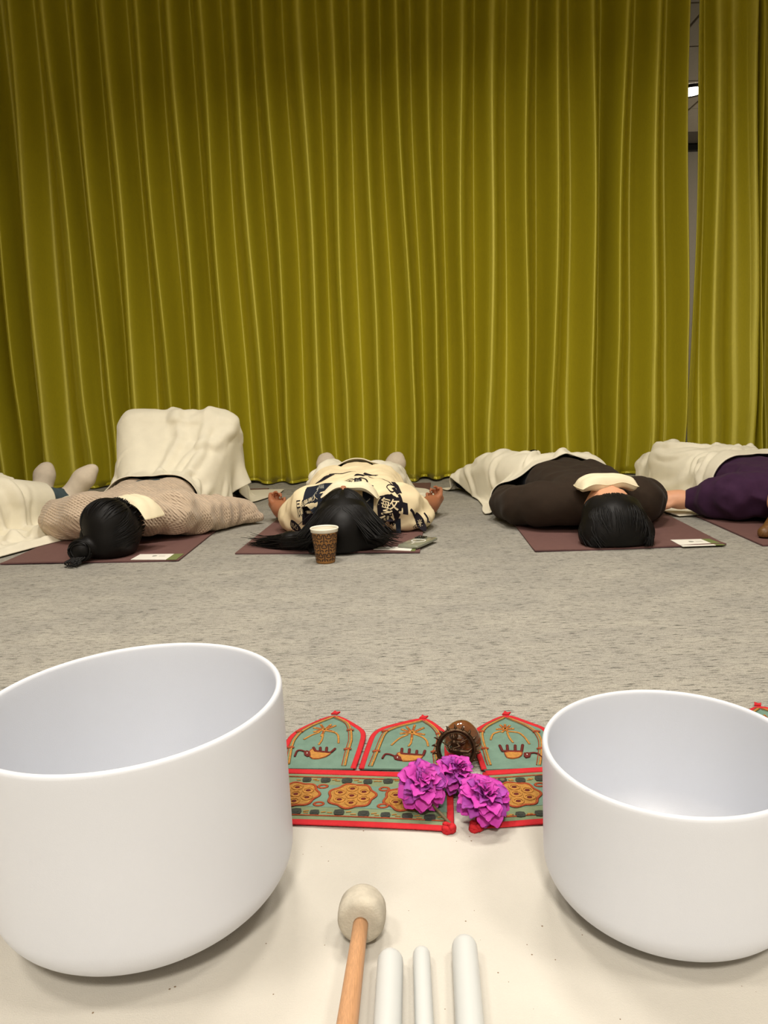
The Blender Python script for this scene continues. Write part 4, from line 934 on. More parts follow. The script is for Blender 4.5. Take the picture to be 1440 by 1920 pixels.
# ---- the one in the printed shirt ---------------------------------------
o2 = (-0.115, 2.415)
p2 = person('person in cream shirt printed with dark characters, arms spread, long black hair', o2)
hp, hf, HT2 = head_prims((-0.02, 0.115, 0.105 - HEAD_DROP), turn=0.0, nod=0.1)
tor2 = torso_prims(0.95, 0.01)
armL2 = limb([(-0.155, 0.335, 0.085), (-0.222, 0.49, 0.055), (-0.288, 0.60, 0.046)], [0.05, 0.041, 0.030]); armR2 = limb([(0.175, 0.335, 0.085), (0.230, 0.47, 0.055), (0.292, 0.585, 0.046)], [0.05, 0.041, 0.030])
legs2 = limb([(-0.085, 0.80, 0.10), (-0.125, 1.12, 0.075), (-0.155, 1.40, 0.06)], [0.085, 0.058, 0.038]) + limb([(0.095, 0.80, 0.10), (0.135, 1.12, 0.075), (0.165, 1.40, 0.06)], [0.085, 0.058, 0.038])
feet2 = foot_prims((-0.155, 1.40, 0.055), (-0.172, 1.45, 0.175)) + foot_prims((0.165, 1.40, 0.055), (0.188, 1.45, 0.165))
pa, fa = hand_prims((-0.288, 0.60, 0.046), (-0.45, 0.9, 0.10), (0.5, 0.1, 0.8), -1, 1.45, 0.92); pb, fb = hand_prims((0.292, 0.585, 0.046), (0.45, 0.9, 0.10), (-0.5, 0.1, 0.8), 1, 1.45, 0.92)
soft_obj('body', [(hp + grow(tor2, -0.014) + armL2 + armR2 + grow(legs2, -0.010) + grow(feet2, -0.008) + pa + pb, BODY_K), (hf, 0.006), (fa + fb, 0.003)], MT['skin'], p2, vox=0.0065, floor=0.001)
sh2 = [('c', (-0.065, 0.32, 0.105), 0.085, (-0.075, 0.60, 0.11), 0.108), ('c', (0.085, 0.32, 0.105), 0.085, (0.095, 0.60, 0.11), 0.108), ('c', (0.01, 0.34, 0.11), 0.095, (0.01, 0.72, 0.112), 0.108), ('c', (-0.05, 0.29, 0.10), 0.072, (-0.15, 0.34, 0.095), 0.080), ('c', (0.06, 0.29, 0.10), 0.072, (0.17, 0.34, 0.095), 0.080), ('c', (-0.015, 0.235, 0.105), 0.072, (0.0, 0.28, 0.11), 0.080)]
sh2 += [('c', (-0.15, 0.34, 0.085), 0.080, (-0.222, 0.43, 0.06), 0.060), ('e', (-0.208, 0.415, 0.045), (0.072, 0.095, 0.050)), ('e', (-0.16, 0.44, 0.03), (0.10, 0.16, 0.05)),
        ('c', (0.17, 0.34, 0.085), 0.080, (0.228, 0.41, 0.058), 0.064), ('e', (0.215, 0.385, 0.042), (0.090, 0.10, 0.048)), ('e', (0.18, 0.44, 0.03), (0.11, 0.17, 0.05))]
cut2 = [('c', (-0.252, 0.52, 0.052), 0.046, (-0.31, 0.66, 0.05), 0.060), ('c', (0.266, 0.50, 0.052), 0.048, (0.335, 0.64, 0.05), 0.062)]
shirt = soft_obj('shirt', [(sh2, 0.018)], MT['shirt'], p2, vox=0.0075, wr=wrinkle_field(21, 0.006, 0.09), floor=0.001, cut=cut2)
soft_obj('trousers', [(grow(legs2, 0.014) + grow([t for t in tor2 if t[0] == 'c' and t[3][1] > 0.75], 0.006), 0.02)], MT['dark_trousers'], p2, vox=0.011, floor=0.001, wr=wrinkle_field(22, 0.004, 0.08))
for i in (0, 1): soft_obj('sock', [(grow(feet2[5 * i:5 * i + 5], 0.006) + [limb([(-0.148, 1.33, 0.063), (-0.155, 1.40, 0.06)], [0.044, 0.044]), limb([(0.158, 1.33, 0.063), (0.165, 1.40, 0.06)], [0.044, 0.044])][i], 0.025)], MT['sock'], p2, vox=0.007, floor=0.001)
cap2 = [('e', (-0.02, 0.105, 0.108), (0.086, 0.115, 0.102)), ('e', (-0.02, 0.06, 0.09), (0.098, 0.11, 0.095)), ('c', (-0.02, 0.10, 0.15), 0.045, (-0.02, -0.0, 0.10), 0.05), ('c', (-0.06, 0.10, 0.09), 0.06, (-0.105, 0.06, 0.035), 0.035), ('c', (0.02, 0.12, 0.09), 0.06, (0.075, 0.08, 0.035), 0.035), ('c', (-0.075, 0.025, 0.045), 0.045, (-0.02, 0.01, 0.04), 0.045), ('c', (-0.02, 0.01, 0.04), 0.045, (0.055, 0.03, 0.03), 0.035), ('c', (-0.10, 0.05, 0.045), 0.036, (-0.20, 0.075, 0.046), 0.030), ('c', (-0.20, 0.075, 0.046), 0.030, (-0.275, 0.13, 0.038), 0.016), ('c', (-0.08, 0.02, 0.02), 0.03, (-0.12, -0.005, 0.015), 0.02), ('c', (0.07, 0.08, 0.03), 0.035, (0.115, 0.14, 0.02), 0.02)]
cap2 = drop(cap2)
st2 = []
for i in range(420):
    t = rng.random(); s = 1 if rng.random() < 0.5 else -1; st2.append((-0.02 + s * 0.004, 0.16 - 0.17 * t, 0.215 - 0.06 * t))
for i in range(120): st2.append((-0.09 - 0.06 * rng.random(), 0.03 + 0.05 * rng.random(), 0.05))
def flow2(P, s):
    sg = np.sign(P[:, 0] + 0.02); v = np.stack([sg * 0.8, -0.40 * np.ones(len(P)), -0.7 * np.ones(len(P))], -1)
    low = P[:, 2] < 0.055; left = low & (P[:, 0] < -0.09)
    v[left] = np.array([-1.0, 0.35, -0.15]); v[low & (P[:, 0] > 0.06)] = np.array([0.8, 0.5, -0.2]); return v
hair_mass(p2, cap2, drop_pts(st2), flow2, cap2, MT['hair'], steps=22, step=0.015, seed=6, rad=0.0022, jitter=0.16)
eye_pillow((o2[0] + 0.0, o2[1] + 0.200, 0.196), 0.20, 0.085, 0.028, 'cream eye pillow above the long centre-parted hair', rz=-0.05, droop=0.46, tip=0.5)

# prints on the shirt: flat shapes laid on the cloth
bpy.context.view_layer.update()
dg = bpy.context.evaluated_depsgraph_get(); SHB = BVHTree.FromObject(shirt, dg)
ORG2 = np.array([o2[0], o2[1], 0.006])
def text2d(s):
    c = bpy.data.curves.new('txt', 'FONT'); c.body = s; c.resolution_u = 3; o = bpy.data.objects.new('txt', c); COL.objects.link(o)
    d = bpy.context.evaluated_depsgraph_get(); me = o.evaluated_get(d).to_mesh(); V = np.array([v.co[:2] for v in me.vertices]); F = [tuple(p.vertices) for p in me.polygons]
    o.evaluated_get(d).to_mesh_clear(); bpy.data.objects.remove(o); bpy.data.curves.remove(c)
    mid = (V.max(0) + V.min(0)) / 2; return (V - mid) / (V.max(0)[1] - V.min(0)[1]), F
def disc2d(a=1.0, b=1.0, r0=0.0, n=28, m=6):
    V = [(a * r * math.cos(t), b * r * math.sin(t)) for r in np.linspace(max(r0, 0.001), 1, m) for t in np.linspace(0, 2 * math.pi, n, endpoint=False)]
    return np.array(V), grid_faces(n, m, True)
def rect2d(n=8, skew=0.0, taper=0.0): return np.array([((u * (1 + taper * v)) + skew * v, v) for v in np.linspace(-0.5, 0.5, n) for u in np.linspace(-0.5, 0.5, n)]), grid_faces(n, n)
def line2d(P, wd):
    P = dens(P, 5); T = np.gradient(P, axis=0); T /= np.linalg.norm(T, axis=1)[:, None]; N = np.stack([-T[:, 1], T[:, 0]], -1) * wd / 2
    V = np.concatenate([P + N, P - N]); n = len(P); return V, [(i, i + 1, n + i + 1, n + i) for i in range(n - 1)]
def stamp(name, px, shape, size, mat, ang=0.0, lift=0.0012):
    d = FW + (px[0] - 720) / F_PX * RT + (960 - px[1]) / F_PX * UP; e = EYE - ORG2
    h, n, _, _ = SHB.ray_cast(Vector(e), Vector(d).normalized(), 6.0)
    if h is None: return None
    n = np.array(n)
    if n @ d > 0: n = -n
    n = n * 0.6 + np.array([0, -0.1, 0.4]); n /= np.linalg.norm(n); u = np.array(RT) - n * (RT @ n); u /= np.linalg.norm(u); v = np.cross(n, u)
    ca, sa = math.cos(ang), math.sin(ang); u, v = u * ca + v * sa, v * ca - u * sa
    V = []
    for a, b in np.asarray(shape[0]) * np.asarray(size):
        p = np.array(h) + u * a + v * b; hh, hn, _, _ = SHB.ray_cast(Vector(p + n * 0.05), Vector(-n), 0.16)
        if hh is None: hh = p - n * 0.004; hn = n
        hn = np.array(hn); hn = hn if hn @ n > 0 else -hn; q = np.array(hh) + hn * lift; q[2] = max(q[2], 0.002); V.append(q)
    o = mesh_obj(name, V, shape[1], mat, shirt, smooth=True)
    me = o.data
    if len(me.polygons) and sum(p.normal @ Vector(n) if False else p.normal.dot(Vector(n)) for p in me.polygons) < 0: me.flip_normals()
    return o
S_ = stamp; INK, BLU, CRM = MT['ink'], MT['ink_blue'], MT['shirt']
S_('print_disc', (729, 955), disc2d(), (0.046, 0.047), INK); S_('print_character', (729, 955), text2d('繁'), (0.068, 0.068), CRM, lift=0.0022)
S_('print_zigzag', (731, 934), line2d([(-0.045, -0.006), (-0.02, 0.004), (-0.01, 0.0), (0.004, 0.014), (0.022, -0.003), (0.028, 0.004), (0.045, -0.010)], 0.004), (1, 1), INK)
S_('print_block', (727, 989), rect2d(skew=0.1), (0.036, 0.065), BLU); S_('print_character', (727, 990), text2d('祐'), (0.026, 0.026), MT['grey_ink'], lift=0.0022)
S_('print_disc', (709, 979), disc2d(), (0.019, 0.020), INK); S_('print_character', (709, 979), text2d('宮'), (0.020, 0.020), CRM, lift=0.0022)
S_('print_block', (747, 987), rect2d(taper=0.2), (0.018, 0.052), BLU)
S_('print_block', (690, 930), rect2d(skew=-0.05), (0.042, 0.105), BLU); S_('print_character', (690, 918), text2d('福'), (0.022, 0.022), MT['grey_ink'], lift=0.0022); S_('print_stroke', (687, 939), line2d([(-0.012, -0.016), (0.012, 0.008)], 0.003), (1, 1), MT['grey_ink'], lift=0.0022)
S_('print_block', (593, 926), rect2d(skew=0.15, taper=-0.2), (0.105, 0.105), BLU); S_('print_character', (602, 913), text2d('福'), (0.021, 0.021), MT['grey_ink'], lift=0.0022); S_('print_lettering', (578, 939), text2d('佐藤商人'), (0.017, 0.017), CRM, ang=0.1, lift=0.0022); S_('print_stroke', (586, 929), line2d([(-0.03, -0.02), (0.0, -0.012), (0.02, 0.01), (0.022, 0.03)], 0.003), (1, 1), MT['grey_ink'], lift=0.0022)
S_('print_band', (602, 902), rect2d(skew=0.3), (0.085, 0.035), INK, ang=0.25); S_('print_band', (642, 888), line2d([(-0.05, 0.0), (-0.02, 0.008), (0.0, -0.004), (0.03, 0.01), (0.05, 0.004)], 0.010), (1, 1), INK); S_('print_band', (612, 893), line2d([(-0.03, -0.01), (0.0, 0.004), (0.03, 0.008)], 0.007), (1, 1), INK)
S_('print_ring', (655, 904), disc2d(1, 1, 0.84), (0.024, 0.034), INK); S_('print_character', (655, 904), text2d('寅'), (0.026, 0.034), INK)
S_('print_block', (671, 903), rect2d(), (0.026, 0.055), INK); S_('print_character', (671, 903), text2d('雄'), (0.018, 0.030), MT['grey_ink'], lift=0.0022); S_('print_ring', (680, 904), disc2d(1, 1, 0.72), (0.020, 0.040), INK)
S_('print_band', (676, 890), rect2d(skew=0.4), (0.034, 0.045), INK); S_('print_band', (692, 891), line2d([(-0.02, 0.006), (0.0, 0.0), (0.03, -0.02)], 0.018), (1, 1), INK); S_('print_stroke', (716, 899), line2d([(-0.05, 0.03), (0.0, 0.01), (0.045, -0.035)], 0.004), (1, 1), INK)
S_('print_ring', (733, 914), disc2d(1, 1, 0.80), (0.017, 0.026), INK); S_('print_band', (743, 911), line2d([(-0.012, 0.03), (0.0, 0.0), (0.010, -0.03)], 0.014), (1, 1), INK); S_('print_band', (741, 920), line2d([(-0.01, 0.01), (0.012, -0.012)], 0.014), (1, 1), INK)
S_('print_band', (752, 938), line2d([(-0.010, 0.02), (0.010, -0.02)], 0.010), (1, 1), INK); S_('print_band', (760, 953), rect2d(skew=-0.4), (0.020, 0.035), INK); S_('print_disc', (788, 980), disc2d(), (0.017, 0.036), INK, ang=0.6); S_('print_character', (787, 981), text2d('米'), (0.018, 0.026), CRM, ang=0.3, lift=0.0022)
S_('print_band', (776, 967), line2d([(-0.025, 0.016), (0.0, 0.002), (0.03, -0.022)], 0.009), (1, 1), INK); S_('print_character', (779, 989), text2d('氏'), (0.020, 0.024), INK, ang=0.5); S_('print_stroke', (800, 971), line2d([(-0.012, 0.016), (0.004, 0.0), (0.012, -0.018)], 0.007), (1, 1), INK)
S_('print_ring', (569, 952), disc2d(1, 1, 0.0), (0.008, 0.030), INK); S_('print_lettering', (569, 952), text2d('三三'), (0.010, 0.010), CRM, ang=1.57, lift=0.0022); S_('print_character', (560, 953), text2d('辰'), (0.016, 0.055), INK); S_('print_disc', (552, 986), disc2d(), (0.030, 0.018), INK, ang=-0.6); S_('print_lettering', (552, 986), text2d('川心'), (0.018, 0.018), CRM, ang=-0.5, lift=0.0022)
S_('print_band', (580, 973), rect2d(), (0.05, 0.035), INK)

# ---- the one in the dark brown sweater ----------------------------------
o3 = (0.738, 2.335)
p3 = person('person in dark brown sweater with short black hair', o3)
hp, hf, HT3 = head_prims((0.0, 0.120, 0.105 - HEAD_DROP), turn=0.05, nod=0.12)
tor3 = torso_prims(1.08, -0.005)
armL3 = limb([(-0.18, 0.335, 0.085), (-0.255, 0.55, 0.055), (-0.225, 0.78, 0.05)], [0.05, 0.038, 0.027]); armR3 = limb([(0.17, 0.335, 0.085), (0.24, 0.55, 0.055), (0.21, 0.78, 0.05)], [0.05, 0.038, 0.027])
legs3 = limb([(-0.095, 0.82, 0.10), (-0.20, 1.08, 0.13), (-0.305, 1.36, 0.06)], [0.09, 0.062, 0.038]) + limb([(0.09, 0.82, 0.10), (0.09, 1.16, 0.10), (0.03, 1.50, 0.06)], [0.09, 0.062, 0.038])
feet3 = foot_prims((-0.305, 1.36, 0.05), (-0.345, 1.40, 0.05)) + foot_prims((0.03, 1.50, 0.05), (0.03, 1.55, 0.15))
pa, fa = hand_prims((-0.225, 0.78, 0.05), (0.1, 1, 0), (0, 0, -1), 1, 0.4); pb, fb = hand_prims((0.21, 0.78, 0.05), (-0.1, 1, 0), (0, 0, -1), -1, 0.4)
soft_obj('body', [(hp + grow(tor3, -0.014) + grow(armL3 + armR3, -0.006) + grow(legs3, -0.010) + grow(feet3, -0.008) + pa + pb, BODY_K), (hf, 0.006), (fa + fb, 0.003)], MT['skin_light'], p3, vox=0.0075, floor=0.001)
sw3 = [('c', (-0.075, 0.31, 0.10), 0.085, (-0.075, 0.62, 0.105), 0.108), ('c', (0.065, 0.31, 0.10), 0.085, (0.075, 0.62, 0.105), 0.108), ('c', (-0.005, 0.34, 0.105), 0.096, (0.0, 0.82, 0.106), 0.112), ('c', (-0.05, 0.29, 0.10), 0.07, (-0.17, 0.335, 0.09), 0.080), ('c', (0.05, 0.29, 0.10), 0.07, (0.165, 0.335, 0.09), 0.080), ('c', (0, 0.235, 0.10), 0.068, (0, 0.27, 0.105), 0.075)]
sw3 += limb([(-0.17, 0.335, 0.09), (-0.235, 0.42, 0.075), (-0.262, 0.56, 0.064), (-0.225, 0.80, 0.055)], [0.082, 0.074, 0.066, 0.046]) + limb([(0.165, 0.335, 0.09), (0.215, 0.42, 0.078), (0.24, 0.55, 0.066), (0.21, 0.80, 0.055)], [0.084, 0.078, 0.068, 0.046])
soft_obj('sweater', [(sw3, 0.016)], MT['brownknit'], p3, vox=0.0075, wr=wrinkle_field(31, 0.0045, 0.10), floor=0.001)
soft_obj('trousers', [(grow(legs3, 0.014) + grow([t for t in tor3 if t[0] == 'c' and t[3][1] > 0.75], 0.006), 0.02)], MT['dark_trousers'], p3, vox=0.011, floor=0.001, wr=wrinkle_field(32, 0.004, 0.08))
for i in (0, 1): soft_obj('sock', [(grow(feet3[5 * i:5 * i + 5], 0.005), 0.025)], MT['sock_black'], p3, vox=0.008, floor=0.001)
cap3 = [('e', (0, 0.098, 0.092), (0.086, 0.112, 0.090)), ('e', (0.0, 0.055, 0.085), (0.096, 0.085, 0.080)), ('e', (0, 0.045, 0.055), (0.098, 0.070, 0.050)), ('e', (-0.055, 0.06, 0.055), (0.060, 0.07, 0.06)), ('e', (0.058, 0.06, 0.055), (0.060, 0.07, 0.06)), ('c', (-0.05, 0.10, 0.125), 0.040, (0.05, 0.10, 0.125), 0.040)]
cap3 = drop(cap3)
st3 = []
for i in range(520):
    a = rng.uniform(-1.7, 1.7); t = rng.random(); st3.append((0.098 * math.sin(a), 0.135 - 0.09 * t * math.cos(a * .6) - 0.05 * abs(a) / 1.7, 0.095 + 0.10 * math.cos(a) * (1 - 0.5 * t)))
def flow3(P, s):
    return np.stack([P[:, 0] * np.where(P[:, 2] < 0.06, -1.5, 2.6), -0.9 * np.ones(len(P)), -0.75 * np.ones(len(P))], -1)
hair_mass(p3, cap3, drop_pts(st3), flow3, cap3, MT['hair'], steps=14, step=0.0115, seed=8, jitter=0.2, rad=0.0021)
eye_pillow((o3[0] + 0.002, o3[1] + 0.175, 0.190), 0.195, 0.105, 0.050, 'plump cream eye pillow over the short-haired person in brown', rz=0.02, droop=0.15, tip=-0.5)

# ---- the one in aubergine at the picture border ---------------------------
o4 = (1.365, 2.36)
p4 = person('person in aubergine sweater with brown hair, one arm stretched out', o4)
hp, hf, HT4 = head_prims((0.0, 0.115, 0.105 - HEAD_DROP), turn=-0.1)
tor4 = torso_prims(1.0, 0.065)
armL4 = limb([(-0.10, 0.335, 0.085), (-0.145, 0.44, 0.055), (-0.232, 0.490, 0.058)], [0.05, 0.038, 0.028]); armR4 = limb([(0.23, 0.335, 0.085), (0.30, 0.55, 0.055), (0.27, 0.78, 0.05)], [0.05, 0.038, 0.027])
legs4 = limb([(-0.02, 0.82, 0.10), (-0.085, 1.02, 0.150), (-0.02, 1.32, 0.06)], [0.09, 0.062, 0.038]) + limb([(0.15, 0.82, 0.10), (0.16, 1.16, 0.09), (0.15, 1.48, 0.06)], [0.09, 0.062, 0.038])
feet4 = foot_prims((-0.02, 1.32, 0.05), (-0.06, 1.38, 0.10)) + foot_prims((0.15, 1.48, 0.05), (0.16, 1.53, 0.15))
pa, fa = hand_prims((-0.232, 0.490, 0.058), (-1, 0.35, 0.05), (0.0, 0.3, -1), 1, 1.15, 0.92); pb, fb = hand_prims((0.27, 0.78, 0.05), (-0.1, 1, 0), (0, 0, -1), -1, 0.4)
soft_obj('body', [(hp + grow(tor4, -0.014) + armL4 + armR4 + grow(legs4, -0.010) + grow(feet4, -0.008) + pa + pb, BODY_K), (hf, 0.006), (fa + fb, 0.003)], MT['skin_light'], p4, vox=0.0075, floor=0.001)
sw4 = [('c', (-0.01, 0.31, 0.10), 0.085, (-0.005, 0.62, 0.105), 0.108), ('c', (0.14, 0.31, 0.10), 0.085, (0.14, 0.62, 0.105), 0.108), ('c', (0.065, 0.34, 0.105), 0.096, (0.065, 0.82, 0.106), 0.110), ('c', (0.015, 0.29, 0.10), 0.07, (-0.10, 0.335, 0.09), 0.080), ('c', (0.115, 0.29, 0.10), 0.07, (0.23, 0.335, 0.09), 0.080), ('c', (0.02, 0.235, 0.10), 0.068, (0.06, 0.27, 0.105), 0.075)]
sw4 += limb([(-0.10, 0.335, 0.09), (-0.145, 0.40, 0.075), (-0.160, 0.445, 0.062), (-0.200, 0.472, 0.060)], [0.084, 0.074, 0.058, 0.044]) + limb([(0.23, 0.335, 0.09), (0.27, 0.42, 0.078), (0.30, 0.55, 0.066), (0.27, 0.80, 0.055)], [0.084, 0.074, 0.066, 0.046])
soft_obj('sweater', [(sw4, 0.015)], MT['purple'], p4, vox=0.0075, wr=wrinkle_field(41, 0.0055, 0.09), floor=0.001)
soft_obj('trousers', [(grow(legs4, 0.014) + grow([t for t in tor4 if t[0] == 'c' and t[3][1] > 0.75], 0.006), 0.02)], MT['dark_trousers'], p4, vox=0.011, floor=0.001, wr=wrinkle_field(42, 0.004, 0.08))
for i in (0, 1): soft_obj('sock', [(grow(feet4[5 * i:5 * i + 5], 0.005), 0.025)], MT['sock'], p4, vox=0.008, floor=0.001)
cap4 = [('e', (0, 0.098, 0.092), (0.086, 0.112, 0.090)), ('e', (0.0, 0.055, 0.085), (0.096, 0.085, 0.080)), ('e', (0, 0.045, 0.06), (0.125, 0.080, 0.055)), ('c', (-0.08, 0.06, 0.05), 0.045, (-0.150, 0.03, 0.04), 0.022), ('c', (0.06, 0.04, 0.03), 0.04, (0.12, -0.02, 0.012), 0.016)]
cap4 = drop(cap4)
hair_mass(p4, cap4, drop_pts(st3[:360]), flow3, cap4, MT['hair_brown'], steps=17, step=0.0125, seed=9, jitter=0.25, rad=0.0021)

# ---- the one whose feet show at the other border ---------------------------
o0 = (-2.215, 2.02); r0 = -0.46
p0 = person('person in jeans and white socks, mostly under a blanket, feet splayed', o0, r0)
hp, hf, HT0 = head_prims((0.0, 0.115, 0.105 - HEAD_DROP)); tor0 = torso_prims()
armL0 = limb([(-0.165, 0.335, 0.085), (-0.24, 0.55, 0.055), (-0.21, 0.78, 0.05)], [0.05, 0.038, 0.027]); armR0 = limb([(0.165, 0.335, 0.085), (0.24, 0.55, 0.055), (0.21, 0.78, 0.05)], [0.05, 0.038, 0.027])
legs0 = limb([(-0.09, 0.84, 0.11), (-0.10, 1.24, 0.13), (-0.085, 1.60, 0.085)], [0.09, 0.064, 0.04]) + limb([(0.09, 0.84, 0.11), (0.15, 1.22, 0.12), (0.155, 1.53, 0.075)], [0.09, 0.064, 0.04])
feet0 = foot_prims((-0.085, 1.60, 0.085), (-0.10, 1.66, 0.205)) + foot_prims((0.155, 1.53, 0.075), (0.235, 1.615, 0.205))
pa, fa = hand_prims((-0.21, 0.78, 0.05), (0.1, 1, 0), (0, 0, -1), 1, 0.4); pb, fb = hand_prims((0.21, 0.78, 0.05), (-0.1, 1, 0), (0, 0, -1), -1, 0.4)
soft_obj('body', [(hp + grow(tor0, -0.014) + grow(armL0 + armR0, -0.006) + grow(legs0, -0.010) + grow(feet0, -0.008) + pa + pb, BODY_K), (hf, 0.006), (fa + fb, 0.003)], MT['skin'], p0, vox=0.0085, floor=0.001)
sw0 = grow(tor0, 0.018) + grow(armL0 + armR0, 0.02)
soft_obj('sweater', [([p for p in sw0 if True], 0.016)], MT['brownknit'], p0, vox=0.011, floor=0.001)
soft_obj('trousers', [(grow(legs0, 0.013), 0.012)], MT['jeans'], p0, vox=0.008, wr=wrinkle_field(2, 0.004, 0.06))
for i in (0, 1): soft_obj('sock', [(grow(feet0[5 * i:5 * i + 5], 0.006) + [[('c', (-0.085, 1.56, 0.09), 0.045, (-0.085, 1.60, 0.085), 0.043)], [('c', (0.155, 1.50, 0.08), 0.043, (0.155, 1.53, 0.075), 0.043)]][i], 0.025)], MT['sock'], p0, vox=0.007, floor=0.001)
hair_mass(p0, cap3, drop_pts(st3[:200]), flow3, cap3, MT['hair'], steps=14, step=0.012, seed=12)

# ------------------------------------------------------------------ blankets
def cover(prims, org, rz=0.0): return move(grow(prims, 0.018), (org[0], org[1], 0.006), rz)
def waves(a, seed, n=5, lo=0.10, hi=0.28, dirn=None):
    rg = np.random.default_rng(seed); W = []
    for _ in range(n):
        t = rg.uniform(0, math.pi) if dirn is None else dirn + rg.normal() * 0.35; k = 2 * math.pi / rg.uniform(lo, hi); W.append((k * math.cos(t), k * math.sin(t), rg.uniform(0, 6.28)))
    return lambda x, y: a * sum(np.sin(kx * x + ky * y + p + 0.8 * np.sin(5 * x - 4 * y + p)) for kx, ky, p in W) / math.sqrt(n)
GRP = 'cream blankets over the legs'
C1 = move(grow(tor, 0.006), (o1[0], o1[1], 0.006)) + cover(legs1 + feet1 + [('c', (-0.155, 0.985, 0.372), 0.056, (0.205, 0.985, 0.358), 0.056)], o1) + move(grow(sw1, 0.002), (o1[0], o1[1], 0.006))
X, Rst = sheet(o1[0] - 0.10, o1[1] + 1.085, 1.02, 1.12, 62, 66, 0.03, 0.485, 0.003, 1, squeeze=(0.95, 1.0), zf=waves(0.008, 1, lo=0.2, hi=0.4, dirn=0.0))
cloth_obj('blanket', drape(X, C1, Rst, steps=110, mu=0.8, bend=0.10, off=0.012), MT['blanket'], 'cream blanket tented high over raised knees', 'blanket', GRP, size=(1.02, 1.12), folds=[([(-0.10, -0.12), (-0.13, -0.3), (-0.10, -0.5)], 0.014, 0.010), ([(0.12, -0.08), (0.16, -0.25), (0.10, -0.42), (0.12, -0.55)], 0.016, 0.014), ([(0.22, -0.12), (0.24, -0.3), (0.18, -0.5)], 0.014, 0.012), ([(-0.20, -0.1), (-0.24, -0.3), (-0.2, -0.5)], 0.012, 0.008)] + rand_folds(16, (0.9, 0.5), 1.5, 11, bias=(0, -0.32), am=(0.003, 0.008), spread=0.35) + rand_folds(12, (0.25, 0.5), 0.6, 12, bias=(0.22, -0.3), length=(0.06, 0.16), am=(0.004, 0.009)))
C2 = move(grow(tor2, 0.006), (o2[0], o2[1], 0.006)) + cover(legs2 + feet2, o2) + move(grow(sh2 + armL2 + armR2, 0.002), (o2[0], o2[1], 0.006))
X, Rst = sheet(o2[0] + 0.005, o2[1] + 1.08, 0.84, 0.78, 60, 56, -0.02, 0.31, 0.003, 2, squeeze=(0.90, 0.88), zf=waves(0.022, 2))
cloth_obj('blanket', drape(X, C2, Rst, steps=80, mu=0.6, bend=0.05), MT['blanket'], 'cream blanket over the hips of the printed-shirt person', 'blanket', GRP, size=(0.84, 0.80), folds=rand_folds(16, (0.84, 0.8), 0.3, 21, am=(0.003, 0.009)) + rand_folds(14, (0.84, 0.3), 1.4, 22, bias=(0, -0.25), am=(0.003, 0.009)))
C3 = move(grow(tor3, 0.006), (o3[0], o3[1], 0.006)) + cover(legs3 + feet3, o3) + move(grow(sw3, 0.002), (o3[0], o3[1], 0.006))
X, Rst = sheet(o3[0] + 0.02, o3[1] + 1.10, 0.90, 0.86, 62, 58, 0.10, 0.33, 0.003, 3, squeeze=(0.86, 0.86), zf=waves(0.03, 3))
cloth_obj('blanket', drape(X, C3, Rst, steps=85, mu=0.6, bend=0.05), MT['blanket'], 'cream blanket over the legs of the person in brown', 'blanket', GRP, size=(0.90, 0.86), folds=rand_folds(26, (0.9, 0.86), 0.9, 31, am=(0.005, 0.015)) + rand_folds(14, (0.9, 0.86), 2.2, 32, length=(0.08, 0.2)))
C4 = move(grow(tor4, 0.006), (o4[0], o4[1], 0.006)) + cover(legs4 + feet4, o4) + move(grow(sw4, 0.002), (o4[0], o4[1], 0.006))
X, Rst = sheet(o4[0] + 0.06, o4[1] + 0.98, 0.92, 0.98, 62, 62, 0.12, 0.34, 0.003, 4, squeeze=(0.86, 0.86), zf=waves(0.03, 4))
cloth_obj('blanket', drape(X, C4, Rst, steps=85, mu=0.6, bend=0.05), MT['blanket'], 'cream blanket over the legs of the person in aubergine', 'blanket', GRP, size=(0.92, 0.98), folds=rand_folds(22, (0.92, 0.98), 2.3, 41, am=(0.004, 0.012)) + rand_folds(14, (0.5, 0.5), 0.8, 42, bias=(0, -0.2), length=(0.08, 0.22)))
C0 = cover(tor0 + legs0 + armL0 + armR0, o0, r0) + move(grow(feet0, 0.012), (o0[0], o0[1], 0.006), r0)
c0 = np.array(o0) + 0.85 * np.array([math.sin(0.46), math.cos(0.46)]) + 0.06 * np.array([math.cos(0.46), -math.sin(0.46)])
X, Rst = sheet(c0[0], c0[1], 1.20, 1.12, 68, 66, r0, 0.34, 0.003, 5, squeeze=(0.80, 0.86), zf=waves(0.04, 5, dirn=0.9))
cloth_obj('blanket', drape(X, C0, Rst, steps=90, mu=0.6, bend=0.05), MT['blanket'], 'cream blanket spilling onto the carpet beside socked feet', 'blanket', GRP, size=(1.20, 1.12), folds=[([(0.05, v - 0.04), (0.2, v), (0.35, v + 0.03 * math.sin(9 * v)), (0.55, v + 0.06)], 0.020, 0.026) for v in (-0.42, -0.30, -0.20, -0.06, 0.05, 0.16, 0.27, 0.38)] + [([(0.57, -0.5), (0.575, -0.2), (0.57, 0.1), (0.575, 0.5)], 0.02, 0.022), ([(0.44, -0.4), (0.47, -0.1), (0.43, 0.2), (0.46, 0.45)], 0.024, 0.02)] + rand_folds(24, (1.2, 1.12), 0.5, 51, length=(0.2, 0.55), am=(0.012, 0.028), wd=(0.012, 0.022), spread=0.4) + rand_folds(12, (1.2, 1.12), 1.6, 52, am=(0.004, 0.010)))

